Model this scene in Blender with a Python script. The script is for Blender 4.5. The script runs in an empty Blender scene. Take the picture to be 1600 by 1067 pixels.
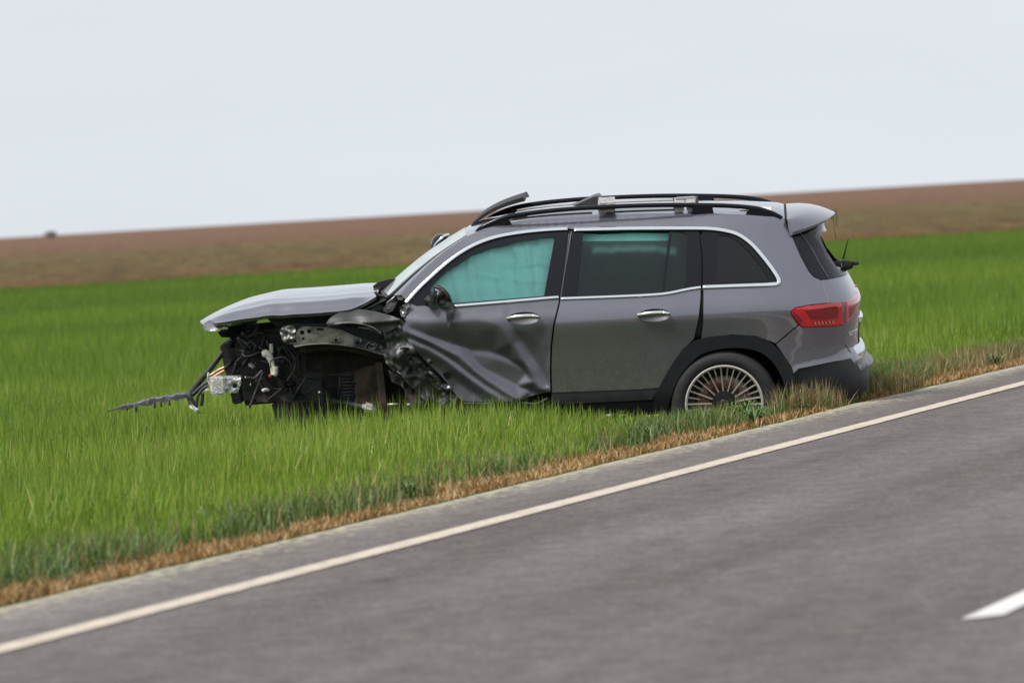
import bpy, bmesh, math, random
import numpy as np
from mathutils import Vector, Matrix, noise
from mathutils.geometry import delaunay_2d_cdt

random.seed(7)
RNG = np.random.default_rng(11)
S = bpy.context.scene
COL = S.collection

# ------------------------------------------------------------------ camera
FPX = 8000.0                       # focal length in pixels of a 1600 px wide frame
CAM_H = 1.45
YH = 324.0                         # true horizon at the middle column
ROLL = math.radians(3.3)
PITCH = math.atan((533.5 - YH) * math.cos(ROLL) / FPX)
cam_d = bpy.data.cameras.new('camera')
cam = bpy.data.objects.new('camera', cam_d); COL.objects.link(cam)
cam_d.sensor_width = 36.0
cam_d.lens = FPX / 1600.0 * 36.0
cam_d.clip_start = 0.5; cam_d.clip_end = 20000
CAM_M = Matrix.Translation((0, 0, CAM_H)) @ Matrix.Rotation(math.pi / 2 - PITCH, 4, 'X') @ Matrix.Rotation(-ROLL, 4, 'Z')
cam.matrix_world = CAM_M
S.camera = cam
cam_d.dof.use_dof = True
cam_d.dof.focus_distance = 34.0
cam_d.dof.aperture_fstop = 4.0

# ------------------------------------------------------------------ sky, sun, exposure
SUN_EL, SUN_AZ = math.radians(56), math.radians(-125)
w = bpy.data.worlds.new('World'); S.world = w; w.use_nodes = True
nt = w.node_tree; nt.nodes.clear()
sky = nt.nodes.new('ShaderNodeTexSky'); sky.sky_type = 'NISHITA'; sky.sun_disc = False
sky.sun_elevation = SUN_EL; sky.sun_rotation = SUN_AZ; sky.dust_density = 4.0; sky.air_density = 1.2
mx = nt.nodes.new('ShaderNodeMixRGB'); mx.inputs[0].default_value = 0.90      # a thin even layer of cloud over the sky
mx.inputs[2].default_value = (8.25, 8.72, 9.35, 1)
bg = nt.nodes.new('ShaderNodeBackground'); bg.inputs[1].default_value = 0.10
out = nt.nodes.new('ShaderNodeOutputWorld')
cn = nt.nodes.new('ShaderNodeTexNoise'); cn.inputs['Scale'].default_value = 3.0; cn.inputs['Detail'].default_value = 5
ct = nt.nodes.new('ShaderNodeTexCoord'); cm = nt.nodes.new('ShaderNodeMapping'); cm.inputs['Scale'].default_value = (1, 1, 6)
nt.links.new(ct.outputs['Generated'], cm.inputs['Vector']); nt.links.new(cm.outputs[0], cn.inputs['Vector'])
cr_ = nt.nodes.new('ShaderNodeMapRange'); cr_.inputs[1].default_value = .3; cr_.inputs[2].default_value = .7; cr_.inputs[3].default_value = .955; cr_.inputs[4].default_value = 1.045
nt.links.new(cn.outputs[0], cr_.inputs[0])
vm = nt.nodes.new('ShaderNodeMixRGB'); vm.blend_type = 'MULTIPLY'; vm.inputs[0].default_value = 1; vm.inputs[1].default_value = mx.inputs[2].default_value
nt.links.new(cr_.outputs[0], vm.inputs[2]); nt.links.new(vm.outputs[0], mx.inputs[2])
nt.links.new(sky.outputs[0], mx.inputs[1]); nt.links.new(mx.outputs[0], bg.inputs[0]); nt.links.new(bg.outputs[0], out.inputs[0])
sun_d = bpy.data.lights.new('sun', 'SUN'); sun_d.energy = 3.6; sun_d.angle = math.radians(14); sun_d.color = (1, .96, .9)
sun = bpy.data.objects.new('sun', sun_d); COL.objects.link(sun)
sdir = Vector((math.sin(SUN_AZ) * math.cos(SUN_EL), math.cos(SUN_AZ) * math.cos(SUN_EL), math.sin(SUN_EL)))
sun.rotation_euler = sdir.to_track_quat('Z', 'Y').to_euler()
S.view_settings.view_transform = 'Standard'; S.view_settings.look = 'None'
S.view_settings.exposure = 0.0; S.view_settings.gamma = 1.0; S.view_settings.use_curve_mapping = False
S.render.engine = 'CYCLES'
S.cycles.max_bounces = 8; S.cycles.transparent_max_bounces = 12; S.cycles.use_denoising = True
S.cycles.sample_clamp_indirect = 6.0

# ------------------------------------------------------------------ helpers
def tag(o, label=None, cat=None, group=None, kind=None):
    if label: o['label'] = label
    if cat: o['category'] = cat
    if group: o['group'] = group
    if kind: o['kind'] = kind
    return o

def obj(name, verts, faces, mat, parent=None, smooth=True, flat_from=None):
    me = bpy.data.meshes.new(name)
    me.from_pydata([tuple(v) for v in verts], [], [tuple(f) for f in faces])
    if smooth:
        n = len(me.polygons)
        sm = np.ones(n, dtype=bool)
        if flat_from is not None: sm[flat_from:] = False
        me.polygons.foreach_set('use_smooth', sm)
    me.materials.append(mat); me.update()
    o = bpy.data.objects.new(name, me); COL.objects.link(o)
    if parent is not None: o.parent = parent
    return o

def cam_ray(px, py):
    d = Vector(((px - 800.0) / FPX, -(py - 533.5) / FPX, -1.0))
    return CAM_M.to_3x3() @ d

CAM_P = Vector((0, 0, CAM_H))
def on_ground(px, py, z=0.0):
    d = cam_ray(px, py); t = (z - CAM_H) / d.z
    return CAM_P + d * t

# ------------------------------------------------------------------ materials
def mat(name, col, rough=0.5, metal=0.0, var=0.0, vscale=8.0, bump=0.0, bscale=40.0, coat=0.0, spec=0.5, col2=None, c2scale=3.0, c2lo=.45, c2hi=.65):
    m = bpy.data.materials.new(name); m.use_nodes = True
    n = m.node_tree.nodes; l = m.node_tree.links; p = n['Principled BSDF']
    p.inputs['Base Color'].default_value = (*col, 1); p.inputs['Roughness'].default_value = rough
    p.inputs['Metallic'].default_value = metal; p.inputs['Specular IOR Level'].default_value = spec
    p.inputs['Coat Weight'].default_value = coat; p.inputs['Coat Roughness'].default_value = 0.04
    tc = n.new('ShaderNodeTexCoord')
    src = None
    if col2 is not None:
        nz = n.new('ShaderNodeTexNoise'); nz.inputs['Scale'].default_value = c2scale; nz.inputs['Detail'].default_value = 6
        l.new(tc.outputs['Object'], nz.inputs['Vector'])
        mr = n.new('ShaderNodeMapRange'); mr.inputs[1].default_value = c2lo; mr.inputs[2].default_value = c2hi
        l.new(nz.outputs[0], mr.inputs[0])
        mixc = n.new('ShaderNodeMixRGB'); mixc.inputs[1].default_value = (*col, 1); mixc.inputs[2].default_value = (*col2, 1)
        l.new(mr.outputs[0], mixc.inputs[0]); src = mixc.outputs[0]
    if var > 0:
        nz = n.new('ShaderNodeTexNoise'); nz.inputs['Scale'].default_value = vscale; nz.inputs['Detail'].default_value = 5
        l.new(tc.outputs['Object'], nz.inputs['Vector'])
        mr = n.new('ShaderNodeMapRange'); mr.inputs[1].default_value = .3; mr.inputs[2].default_value = .7
        mr.inputs[3].default_value = 1 - var; mr.inputs[4].default_value = 1 + var
        l.new(nz.outputs[0], mr.inputs[0])
        mul = n.new('ShaderNodeMixRGB'); mul.blend_type = 'MULTIPLY'; mul.inputs[0].default_value = 1
        if src: l.new(src, mul.inputs[1])
        else: mul.inputs[1].default_value = (*col, 1)
        l.new(mr.outputs[0], mul.inputs[2]); src = mul.outputs[0]
    if src: l.new(src, p.inputs['Base Color'])
    if bump > 0:
        nz = n.new('ShaderNodeTexNoise'); nz.inputs['Scale'].default_value = bscale; nz.inputs['Detail'].default_value = 4
        l.new(tc.outputs['Object'], nz.inputs['Vector'])
        b = n.new('ShaderNodeBump'); b.inputs['Strength'].default_value = bump; b.inputs['Distance'].default_value = .02
        l.new(nz.outputs[0], b.inputs['Height']); l.new(b.outputs[0], p.inputs['Normal'])
    return m

def glass_mat(name, tint, rough=0.0, ior=1.5, gloss=1.0):
    m = bpy.data.materials.new(name); m.use_nodes = True
    n = m.node_tree.nodes; l = m.node_tree.links; n.remove(n['Principled BSDF'])
    tr = n.new('ShaderNodeBsdfTransparent'); tr.inputs[0].default_value = (*tint, 1)
    gl = n.new('ShaderNodeBsdfGlossy'); gl.inputs['Roughness'].default_value = rough; gl.inputs[0].default_value = (gloss, gloss, gloss, 1)
    fr = n.new('ShaderNodeFresnel'); fr.inputs[0].default_value = ior
    mi = n.new('ShaderNodeMixShader')
    l.new(fr.outputs[0], mi.inputs[0]); l.new(tr.outputs[0], mi.inputs[1]); l.new(gl.outputs[0], mi.inputs[2])
    l.new(mi.outputs[0], n['Material Output'].inputs[0])
    return m

M = {}
M['paint'] = mat('grey_metallic_paint', (.150, .150, .178), .25, .62, var=.05, vscale=3, coat=.9)
def add_dust(m, col, amt):
    """dried mud thrown up on the lower body and a few dusty patches: a film with its own shape that stays with the panel"""
    n = m.node_tree.nodes; l = m.node_tree.links; p = n['Principled BSDF']
    tc = n.new('ShaderNodeTexCoord'); sp = n.new('ShaderNodeSeparateXYZ'); l.new(tc.outputs['Object'], sp.inputs[0])
    nz = n.new('ShaderNodeTexNoise'); nz.inputs['Scale'].default_value = 26; nz.inputs['Detail'].default_value = 9; nz.inputs['Roughness'].default_value = .7
    l.new(tc.outputs['Object'], nz.inputs['Vector'])
    hz = n.new('ShaderNodeMapRange'); hz.inputs[1].default_value = .95; hz.inputs[2].default_value = .30; hz.inputs[3].default_value = -.05; hz.inputs[4].default_value = .26; l.new(sp.outputs[2], hz.inputs[0])
    ad = n.new('ShaderNodeMath'); ad.operation = 'ADD'; l.new(nz.outputs[0], ad.inputs[0]); l.new(hz.outputs[0], ad.inputs[1])
    mr = n.new('ShaderNodeMapRange'); mr.inputs[1].default_value = .58; mr.inputs[2].default_value = .82; mr.inputs[4].default_value = amt; l.new(ad.outputs[0], mr.inputs[0])
    mxn = n.new('ShaderNodeMixRGB'); mxn.inputs[2].default_value = (*col, 1)
    lk = p.inputs['Base Color'].links
    if lk: l.new(lk[0].from_socket, mxn.inputs[1])
    l.new(mr.outputs[0], mxn.inputs[0]); l.new(mxn.outputs[0], p.inputs['Base Color'])
    inv = n.new('ShaderNodeMapRange'); inv.inputs[3].default_value = .95; inv.inputs[4].default_value = .2; l.new(mr.outputs[0], inv.inputs[0]); l.new(inv.outputs[0], p.inputs['Coat Weight'])
    met = n.new('ShaderNodeMapRange'); met.inputs[3].default_value = .62; met.inputs[4].default_value = .1; l.new(mr.outputs[0], met.inputs[0]); l.new(met.outputs[0], p.inputs['Metallic'])
M['paint'].node_tree.nodes['Principled BSDF'].inputs['Coat IOR'].default_value = 1.75
add_dust(M['paint'], (.17, .145, .12), .32)
M['paint_scuffed'] = mat('scuffed_grey_paint', (.135, .135, .158), .40, .6, var=.08, vscale=5, coat=.25, col2=(.24, .235, .235), c2scale=22, c2lo=.66, c2hi=.80)
M['black_gloss'] = mat('black_gloss_trim', (.008, .009, .013), .14, 0, spec=.26)
M['black_plastic'] = mat('black_plastic', (.022, .023, .027), .48, 0, var=.25, vscale=12, bump=.05, bscale=200)
M['arch_plastic'] = mat('arch_plastic', (.010, .011, .014), .55, 0, var=.2, vscale=9, spec=.3)
M['black_matte'] = mat('black_matte', (.008, .008, .009), .85, var=.3)
M['engine_black'] = mat('engine_black', (.012, .012, .013), .55, var=.5, vscale=20, bump=.3, bscale=60)
M['engine_grey'] = mat('engine_grey', (.05, .05, .052), .5, .4, var=.5, vscale=25, bump=.4, bscale=50)
M['chrome'] = mat('chrome_trim', (.82, .83, .85), .12, 1.0)
M['satin_chrome'] = mat('satin_chrome', (.75, .76, .79), .22, 1.0)
M['alu'] = mat('bare_aluminium', (.55, .55, .55), .38, .85, var=.3, vscale=30, bump=.3, bscale=60)
M['alu_pale'] = mat('pale_cast_bracket', (.60, .59, .56), .55, .3, var=.35, vscale=30, bump=.4, bscale=70)
M['alu_dull'] = mat('dull_crumpled_alloy', (.24, .24, .235), .45, .7, var=.4, vscale=30, bump=.2, bscale=60)
M['apron'] = mat('scuffed_primer_metal', (.155, .155, .135), .45, .35, col2=(.06, .06, .055), c2scale=9, var=.25, vscale=30, bump=.15)
M['wing_dark'] = mat('scraped_dark_wing', (.050, .052, .052), .42, .5, col2=(.085, .085, .082), c2scale=7, c2lo=.5, c2hi=.75)
M['torn'] = mat('torn_grey_metal', (.10, .10, .105), .38, .7, col2=(.30, .29, .29), c2scale=16, c2lo=.55, c2hi=.75, bump=.12, bscale=30)
M['liner'] = mat('dusty_liner', (.016, .014, .011), .8, col2=(.035, .024, .016), c2scale=6, var=.4, vscale=18, bump=.4, bscale=30)
M['rust_brown'] = mat('dusty_brown_plastic', (.055, .036, .022), .75, col2=(.028, .02, .014), c2scale=9, var=.3, vscale=22, bump=.3)
M['white_plastic'] = mat('white_plastic', (.55, .53, .46), .5, var=.2, vscale=20)
M['red_plastic'] = mat('red_cap', (.20, .01, .012), .45)
M['copper'] = mat('copper_pipe', (.45, .27, .18), .4, .8, var=.3, vscale=30)
M['rubber'] = mat('tyre_rubber', (.014, .014, .0145), .75, var=.25, vscale=14, bump=.15, bscale=80)
M['spoke'] = mat('machined_spoke', (.74, .68, .64), .35, .6)
M['rim_dark'] = mat('rim_dark', (.02, .018, .018), .4, .5)
M['disc'] = mat('rusty_brake_disc', (.12, .05, .035), .5, .6, col2=(.2, .17, .15), c2scale=25, var=.3, vscale=30)
M['airbag'] = mat('teal_airbag_cloth', (.36, .86, .77), .8, var=.05, vscale=5, bump=.12, bscale=300)
M['clear_glass'] = glass_mat('clear_glass', (.98, .99, .99))
M['tint_glass'] = glass_mat('tinted_glass', (.14, .148, .152))
M['dark_glass'] = glass_mat('dark_glass', (.07, .08, .085))
M['screen_glass'] = mat('sky_pale_windscreen', (.62, .70, .68), .12, 0, coat=.6, col2=(.42, .50, .49), c2scale=9)  # the pale sky reflection is put into the base colour of the glass
M['screen_glass'].node_tree.nodes['Principled BSDF'].inputs['Alpha'].default_value = .80
M['roof_glass'] = mat('roof_glass', (.01, .01, .012), .06, 0, coat=.6)
M['lamp_red'] = mat('red_lamp_lens', (.55, .008, .011), .12, 0, coat=1.0, var=.15, vscale=14)
M['lamp_sheen'] = mat('lens_sky_sheen', (.55, .10, .12), .14, 0, coat=1.0)  # red lens, paled in its colour for the sky reflected on it
M['lamp_dark'] = mat('dark_lamp_insert', (.22, .004, .006), .15, 0, coat=1.0)
M['lamp_clear'] = mat('clear_lamp_tick', (.50, .24, .14), .2, 0, coat=.8)
M['grey_cloth'] = mat('grey_webbing', (.33, .33, .33), .85, var=.2, vscale=40, bump=.4, bscale=150)
M['seat'] = mat('seat_cloth', (.02, .02, .022), .8)
M['plate_white'] = mat('plate_white', (.78, .78, .76), .35)
M['plate_blue'] = mat('plate_blue', (.02, .05, .38), .4)

# ------------------------------------------------------------------ road and terrain
# road edge traced on the level road surface
EA, EB = on_ground(0, 946), on_ground(1600, 568)
RD = Vector((EB.x - EA.x, EB.y - EA.y, 0)).normalized()          # along the road, away from the camera
RN = Vector((-RD.y, RD.x, 0))                                     # towards the field
if RN.dot(Vector((0, 1, 0))) < 0: RN = -RN
def rc(t, d, z=0.0):
    p = EA + RD * t + RN * d
    return Vector((p.x, p.y, z))
def road_d(x, y): return (x - EA.x) * RN.x + (y - EA.y) * RN.y
def road_t(x, y): return (x - EA.x) * RD.x + (y - EA.y) * RD.y

CAR_YAW, CAR_ROLL, CAR_PITCH = math.radians(3.0), math.radians(3.1), 0.0
CAR_Z = 34.5                                                       # distance of the rear wheel
HUB = Vector((0, -.80, .36))
CAR_R = Matrix.Rotation(-CAR_YAW, 4, 'Z') @ Matrix.Rotation(CAR_ROLL, 4, 'X')
_d = cam_ray(1132, 629); HUBW = CAM_P + _d * (CAR_Z / _d.y)
CAR_T = HUBW - CAR_R.to_3x3() @ HUB
CAR_M = Matrix.Translation(CAR_T) @ CAR_R
CAR_I = CAR_M.inverted()
WHEEL_BOTTOM = (CAR_M @ Vector((0, -.80, 0)))
def sstep(a, b, x):
    t = np.clip((x - a) / (b - a), 0, 1); return t * t * (3 - 2 * t)
DIP = None
def terrain(x, y):
    x = np.asarray(x, dtype=float); y = np.asarray(y, dtype=float)
    d = (x - EA.x) * RN.x + (y - EA.y) * RN.y
    t = (x - EA.x) * RD.x + (y - EA.y) * RD.y
    z = -.03 * sstep(0, .25, d) - .35 * sstep(.2, 3.6, d)
    z = z + .012 * np.sin(t * 2.1 + d * 1.3) * sstep(.3, 1.5, d) * (1 - sstep(3, 5, d)) 
    z = z + DIP * np.exp(-(((x - WHEEL_BOTTOM.x) / 1.0) ** 2 + ((y - WHEEL_BOTTOM.y) / .55) ** 2))
    zo = -.35 * sstep(.3, 4, -d - 7.9)
    return z + zo
DIP = 0.0
DIP = float(WHEEL_BOTTOM.z - terrain(WHEEL_BOTTOM.x, WHEEL_BOTTOM.y)) - .015
print('wheel d', road_d(WHEEL_BOTTOM.x, WHEEL_BOTTOM.y), 'bottom z', WHEEL_BOTTOM.z, 'dip', DIP, 'road dir deg', math.degrees(math.atan2(RD.x, RD.y)))

def ground_mat():
    m = bpy.data.materials.new('field_soil'); m.use_nodes = True
    n = m.node_tree.nodes; l = m.node_tree.links; p = n['Principled BSDF']; p.inputs['Roughness'].default_value = .95
    p.inputs['Specular IOR Level'].default_value = .1
    g = n.new('ShaderNodeNewGeometry')
    n1 = n.new('ShaderNodeTexNoise'); n1.inputs['Scale'].default_value = 1.4; n1.inputs['Detail'].default_value = 8
    l.new(g.outputs['Position'], n1.inputs['Vector'])
    cr = n.new('ShaderNodeValToRGB'); cr.color_ramp.elements[0].position = .35; cr.color_ramp.elements[1].position = .68
    cr.color_ramp.elements[0].color = (.035, .060, .012, 1); cr.color_ramp.elements[1].color = (.085, .075, .030, 1)
    l.new(n1.outputs[0], cr.inputs[0]); l.new(cr.outputs[0], p.inputs['Base Color'])
    b = n.new('ShaderNodeBump'); b.inputs['Strength'].default_value = .6; b.inputs['Distance'].default_value = .05
    n2 = n.new('ShaderNodeTexNoise'); n2.inputs['Scale'].default_value = 25; n2.inputs['Detail'].default_value = 6
    l.new(g.outputs['Position'], n2.inputs['Vector']); l.new(n2.outputs[0], b.inputs['Height']); l.new(b.outputs[0], p.inputs['Normal'])
    return m

def grid_obj(name, ts, ds, mtl, zadd=0.0, flat_z=None):
    V = []; F = []
    nt_, nd = len(ts), len(ds)
    for t in ts:
        for d in ds:
            p = rc(t, d)
            z = (float(terrain(p.x, p.y)) if flat_z is None else flat_z) + zadd
            V.append((p.x, p.y, z))
    for i in range(nt_ - 1):
        for j in range(nd - 1):
            a = i * nd + j; F.append((a, a + nd, a + nd + 1, a + 1))
    o = obj(name, V, F, mtl)
    me = o.data; me.update()
    if me.polygons[0].normal.z < 0:
        me.flip_normals()
    return o

ts = np.concatenate([[-6000, -1500, -400, -120, -40], np.arange(-20, 40, .3), [45, 55, 80, 130, 250, 600, 1600, 6000]])
ds = np.concatenate([[-6000, -1500, -400, -120, -50, -25, -15, -12, -10, -9, -8.4, -8.1, -7.9, -7.6], [-4, -.4, -.1],
                     np.arange(0, 1.2, .1), np.arange(1.2, 4.2, .3), np.arange(4.5, 9, .8), [12, 16, 22, 30, 45, 70, 110, 180, 300, 600, 1500, 6000]])
ground = grid_obj('field_ground', ts, ds, ground_mat())
tag(ground, kind='structure')

def asphalt_mat():
    m = bpy.data.materials.new('worn_asphalt'); m.use_nodes = True
    n = m.node_tree.nodes; l = m.node_tree.links; p = n['Principled BSDF']
    p.inputs['Roughness'].default_value = .85; p.inputs['Specular IOR Level'].default_value = .18
    tc = n.new('ShaderNodeTexCoord')
    mp = n.new('ShaderNodeMapping'); l.new(tc.outputs['Object'], mp.inputs['Vector'])
    mp.inputs['Rotation'].default_value = (0, 0, math.atan2(RD.x, RD.y))     # y runs along the road
    n1 = n.new('ShaderNodeTexNoise'); n1.inputs['Scale'].default_value = .9; n1.inputs['Detail'].default_value = 6; n1.inputs['Roughness'].default_value = .6
    sc = n.new('ShaderNodeMapping'); sc.inputs['Scale'].default_value = (1.6, .22, 1); l.new(mp.outputs[0], sc.inputs['Vector']); l.new(sc.outputs[0], n1.inputs['Vector'])
    cr = n.new('ShaderNodeValToRGB'); e = cr.color_ramp.elements
    e[0].position = .33; e[0].color = (.092, .079, .073, 1); e[1].position = .70; e[1].color = (.140, .127, .121, 1)
    l.new(n1.outputs[0], cr.inputs[0])
    n2 = n.new('ShaderNodeTexNoise'); n2.inputs['Scale'].default_value = 38; n2.inputs['Detail'].default_value = 6; n2.inputs['Roughness'].default_value = .75; l.new(tc.outputs['Object'], n2.inputs['Vector'])
    mr = n.new('ShaderNodeMapRange'); mr.inputs[1].default_value = .3; mr.inputs[2].default_value = .7; mr.inputs[3].default_value = .45; mr.inputs[4].default_value = 1.55
    l.new(n2.outputs[0], mr.inputs[0])
    mu = n.new('ShaderNodeMixRGB'); mu.blend_type = 'MULTIPLY'; mu.inputs[0].default_value = 1
    l.new(cr.outputs[0], mu.inputs[1]); l.new(mr.outputs[0], mu.inputs[2])
    n5 = n.new('ShaderNodeTexNoise'); n5.inputs['Scale'].default_value = 6; n5.inputs['Detail'].default_value = 10; n5.inputs['Roughness'].default_value = .82; l.new(tc.outputs['Object'], n5.inputs['Vector'])
    mr5 = n.new('ShaderNodeMapRange'); mr5.inputs[1].default_value = .35; mr5.inputs[2].default_value = .65; mr5.inputs[3].default_value = .66; mr5.inputs[4].default_value = 1.34; l.new(n5.outputs[0], mr5.inputs[0])
    mu5 = n.new('ShaderNodeMixRGB'); mu5.blend_type = 'MULTIPLY'; mu5.inputs[0].default_value = 1; l.new(mu.outputs[0], mu5.inputs[1]); l.new(mr5.outputs[0], mu5.inputs[2]); mu = mu5
    # pale grit and lichen gathered near the broken edge (stored per vertex as 'edge')
    at = n.new('ShaderNodeAttribute'); at.attribute_name = 'edge'
    n3 = n.new('ShaderNodeTexNoise'); n3.inputs['Scale'].default_value = 4.5; n3.inputs['Detail'].default_value = 7; n3.inputs['Roughness'].default_value = .7
    l.new(sc.outputs[0], n3.inputs['Vector'])
    n3b = n.new('ShaderNodeTexNoise'); n3b.inputs['Scale'].default_value = 16; n3b.inputs['Detail'].default_value = 6; l.new(tc.outputs['Object'], n3b.inputs['Vector'])
    ad = n.new('ShaderNodeMath'); ad.operation = 'MULTIPLY_ADD'; ad.inputs[1].default_value = .62; l.new(at.outputs['Fac'], ad.inputs[0]); l.new(n3b.outputs[0], ad.inputs[2])
    mr3 = n.new('ShaderNodeMapRange'); mr3.inputs[1].default_value = .94; mr3.inputs[2].default_value = 1.10; l.new(ad.outputs[0], mr3.inputs[0])
    mg = n.new('ShaderNodeMixRGB'); mg.inputs[2].default_value = (.27, .25, .18, 1); l.new(mr3.outputs[0], mg.inputs[0]); l.new(mu.outputs[0], mg.inputs[1])
    # the strip outside the line is a little lighter
    mr4 = n.new('ShaderNodeMapRange'); mr4.inputs[3].default_value = 1.0; mr4.inputs[4].default_value = 1.45; l.new(at.outputs['Fac'], mr4.inputs[0])
    m5 = n.new('ShaderNodeMixRGB'); m5.blend_type = 'MULTIPLY'; m5.inputs[0].default_value = 1; l.new(mg.outputs[0], m5.inputs[1]); l.new(mr4.outputs[0], m5.inputs[2])
    l.new(m5.outputs[0], p.inputs['Base Color'])
    b = n.new('ShaderNodeBump'); b.inputs['Strength'].default_value = .5; b.inputs['Distance'].default_value = .006
    n4 = n.new('ShaderNodeTexNoise'); n4.inputs['Scale'].default_value = 90; n4.inputs['Detail'].default_value = 3; l.new(tc.outputs['Object'], n4.inputs['Vector'])
    l.new(n4.outputs[0], b.inputs['Height']); l.new(b.outputs[0], p.inputs['Normal'])
    return m

# edge of the asphalt wanders a little
def edge_jit(t): return .05 * noise.noise(Vector((t * .5, 3.1, 0))) + .025 * noise.noise(Vector((t * 2.7, 8.1, 0)))
LINE_A, LINE_B = on_ground(0, 1017), on_ground(1600, 600)
d_line0, d_line1 = road_d(LINE_A.x, LINE_A.y), road_d(LINE_B.x, LINE_B.y)
DASH_P = on_ground(1555, 958); d_dash = road_d(DASH_P.x, DASH_P.y)
print('edge line d', d_line0, d_line1, 'dash d', d_dash, 'edge len', (EB - EA).length, EA, EB)
D_LINE = .5 * (d_line0 + d_line1)
rt = np.concatenate([[-4000, -1000, -250, -80], np.arange(-30, 60, .12), [70, 100, 200, 500, 1500, 4000]])
rd = [-7.9, -6, -4, -2.2, D_LINE - .3, D_LINE, D_LINE * .66, D_LINE * .33, -.12, 0]
V = []; F = []; ED = []
for t in rt:
    for d in rd:
        dd = d + (edge_jit(t) if d == 0 else 0)
        p = rc(t, dd, 0.004 + (.0 if d < -.05 else -.006)); V.append(tuple(p)); ED.append(float(np.clip(1 - d / D_LINE, 0, 1)))
nd = len(rd)
for i in range(len(rt) - 1):
    for j in range(nd - 1):
        a = i * nd + j; F.append((a, a + nd, a + nd + 1, a + 1))
road = obj('asphalt_road', V, F, asphalt_mat())
if road.data.polygons[0].normal.z < 0: road.data.flip_normals()
at = road.data.attributes.new('edge', 'FLOAT', 'POINT'); at.data.foreach_set('value', ED)
tag(road, kind='structure')

M['line'] = mat('worn_line_paint', (.50, .43, .345), .7, var=.12, vscale=5, col2=(.26, .235, .21), c2scale=22, c2lo=.52, c2hi=.74)
M['dash'] = mat('white_dash_paint', (.58, .57, .56), .7, var=.12, vscale=8, col2=(.38, .37, .36), c2scale=20, c2lo=.55, c2hi=.8)
def painted(name, pts_pairs, mtl, z=.009):
    V = []; F = []
    for a, b in pts_pairs: V += [(a.x, a.y, z), (b.x, b.y, z)]
    for i in range(len(pts_pairs) - 1): F.append((2 * i, 2 * i + 1, 2 * i + 3, 2 * i + 2))
    o = obj(name, V, F, mtl)
    if o.data.polygons[0].normal.z < 0: o.data.flip_normals()
    return tag(o, kind='structure')
lt = np.concatenate([[-1500, -300, -80], np.arange(-30, 70, .1), [100, 300, 1500]])
LW = .135
def ld(t):
    ta, tb = road_t(LINE_A.x, LINE_A.y), road_t(LINE_B.x, LINE_B.y)
    return D_LINE + (d_line1 - d_line0) * (np.clip((t - ta) / (tb - ta), 0, 1) - .5)
painted('edge_line', [(rc(t, ld(t) - LW / 2 + .008 * noise.noise(Vector((t * 6, 1, 0)))), rc(t, ld(t) + LW / 2 + .010 * noise.noise(Vector((t * 6, 9, 0))))) for t in lt], M['line'])
tip = on_ground(1512, 976); t0 = road_t(tip.x, tip.y) + .13
painted('centre_dash', [(rc(t0 + s + e0, d_dash - .06), rc(t0 + s, d_dash + .06)) for s, e0 in ((0, .12), (1.0, .0), (3.0, 0))], M['dash'])
painted('far_edge_line', [(rc(t, -7.35), rc(t, -7.2)) for t in (-300, 0, 300)], M['line'])

# brown stubble field beyond the crop
def brown_mat():
    m = bpy.data.materials.new('brown_field'); m.use_nodes = True
    n = m.node_tree.nodes; l = m.node_tree.links; p = n['Principled BSDF']; p.inputs['Roughness'].default_value = .95; p.inputs['Specular IOR Level'].default_value = .1
    g = n.new('ShaderNodeNewGeometry')
    sp = n.new('ShaderNodeSeparateXYZ'); l.new(g.outputs['Position'], sp.inputs[0])
    mp = n.new('ShaderNodeMapping'); mp.inputs['Scale'].default_value = (.35, .06, 1); l.new(g.outputs['Position'], mp.inputs['Vector'])
    n1 = n.new('ShaderNodeTexNoise'); n1.inputs['Scale'].default_value = 1; n1.inputs['Detail'].default_value = 7; l.new(mp.outputs[0], n1.inputs['Vector'])
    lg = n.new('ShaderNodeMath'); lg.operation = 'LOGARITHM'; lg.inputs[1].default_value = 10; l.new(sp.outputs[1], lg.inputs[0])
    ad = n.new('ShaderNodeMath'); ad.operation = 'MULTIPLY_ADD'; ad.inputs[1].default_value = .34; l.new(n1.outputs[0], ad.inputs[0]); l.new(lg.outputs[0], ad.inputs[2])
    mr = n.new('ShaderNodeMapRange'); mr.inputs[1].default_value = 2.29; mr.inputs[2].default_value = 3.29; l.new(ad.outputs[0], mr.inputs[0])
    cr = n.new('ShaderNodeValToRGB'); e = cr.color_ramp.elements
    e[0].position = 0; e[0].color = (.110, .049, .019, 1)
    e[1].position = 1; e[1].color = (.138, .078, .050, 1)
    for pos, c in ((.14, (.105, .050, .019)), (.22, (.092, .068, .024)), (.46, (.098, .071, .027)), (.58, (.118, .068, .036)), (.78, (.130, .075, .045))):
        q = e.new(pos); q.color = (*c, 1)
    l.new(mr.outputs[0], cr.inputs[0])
    n2 = n.new('ShaderNodeTexNoise'); n2.inputs['Scale'].default_value = 1; n2.inputs['Detail'].default_value = 8
    mp2 = n.new('ShaderNodeMapping'); mp2.inputs['Scale'].default_value = (1.2, .12, 1); l.new(g.outputs['Position'], mp2.inputs['Vector']); l.new(mp2.outputs[0], n2.inputs['Vector'])
    m2 = n.new('ShaderNodeMapRange'); m2.inputs[1].default_value = .3; m2.inputs[2].default_value = .7; m2.inputs[3].default_value = .50; m2.inputs[4].default_value = 1.50; l.new(n2.outputs[0], m2.inputs[0])
    mu = n.new('ShaderNodeMixRGB'); mu.blend_type = 'MULTIPLY'; mu.inputs[0].default_value = 1; l.new(cr.outputs[0], mu.inputs[1]); l.new(m2.outputs[0], mu.inputs[2])
    l.new(mu.outputs[0], p.inputs['Base Color'])
    return m
CROP_END = 146.0
V = []; F = []
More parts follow.
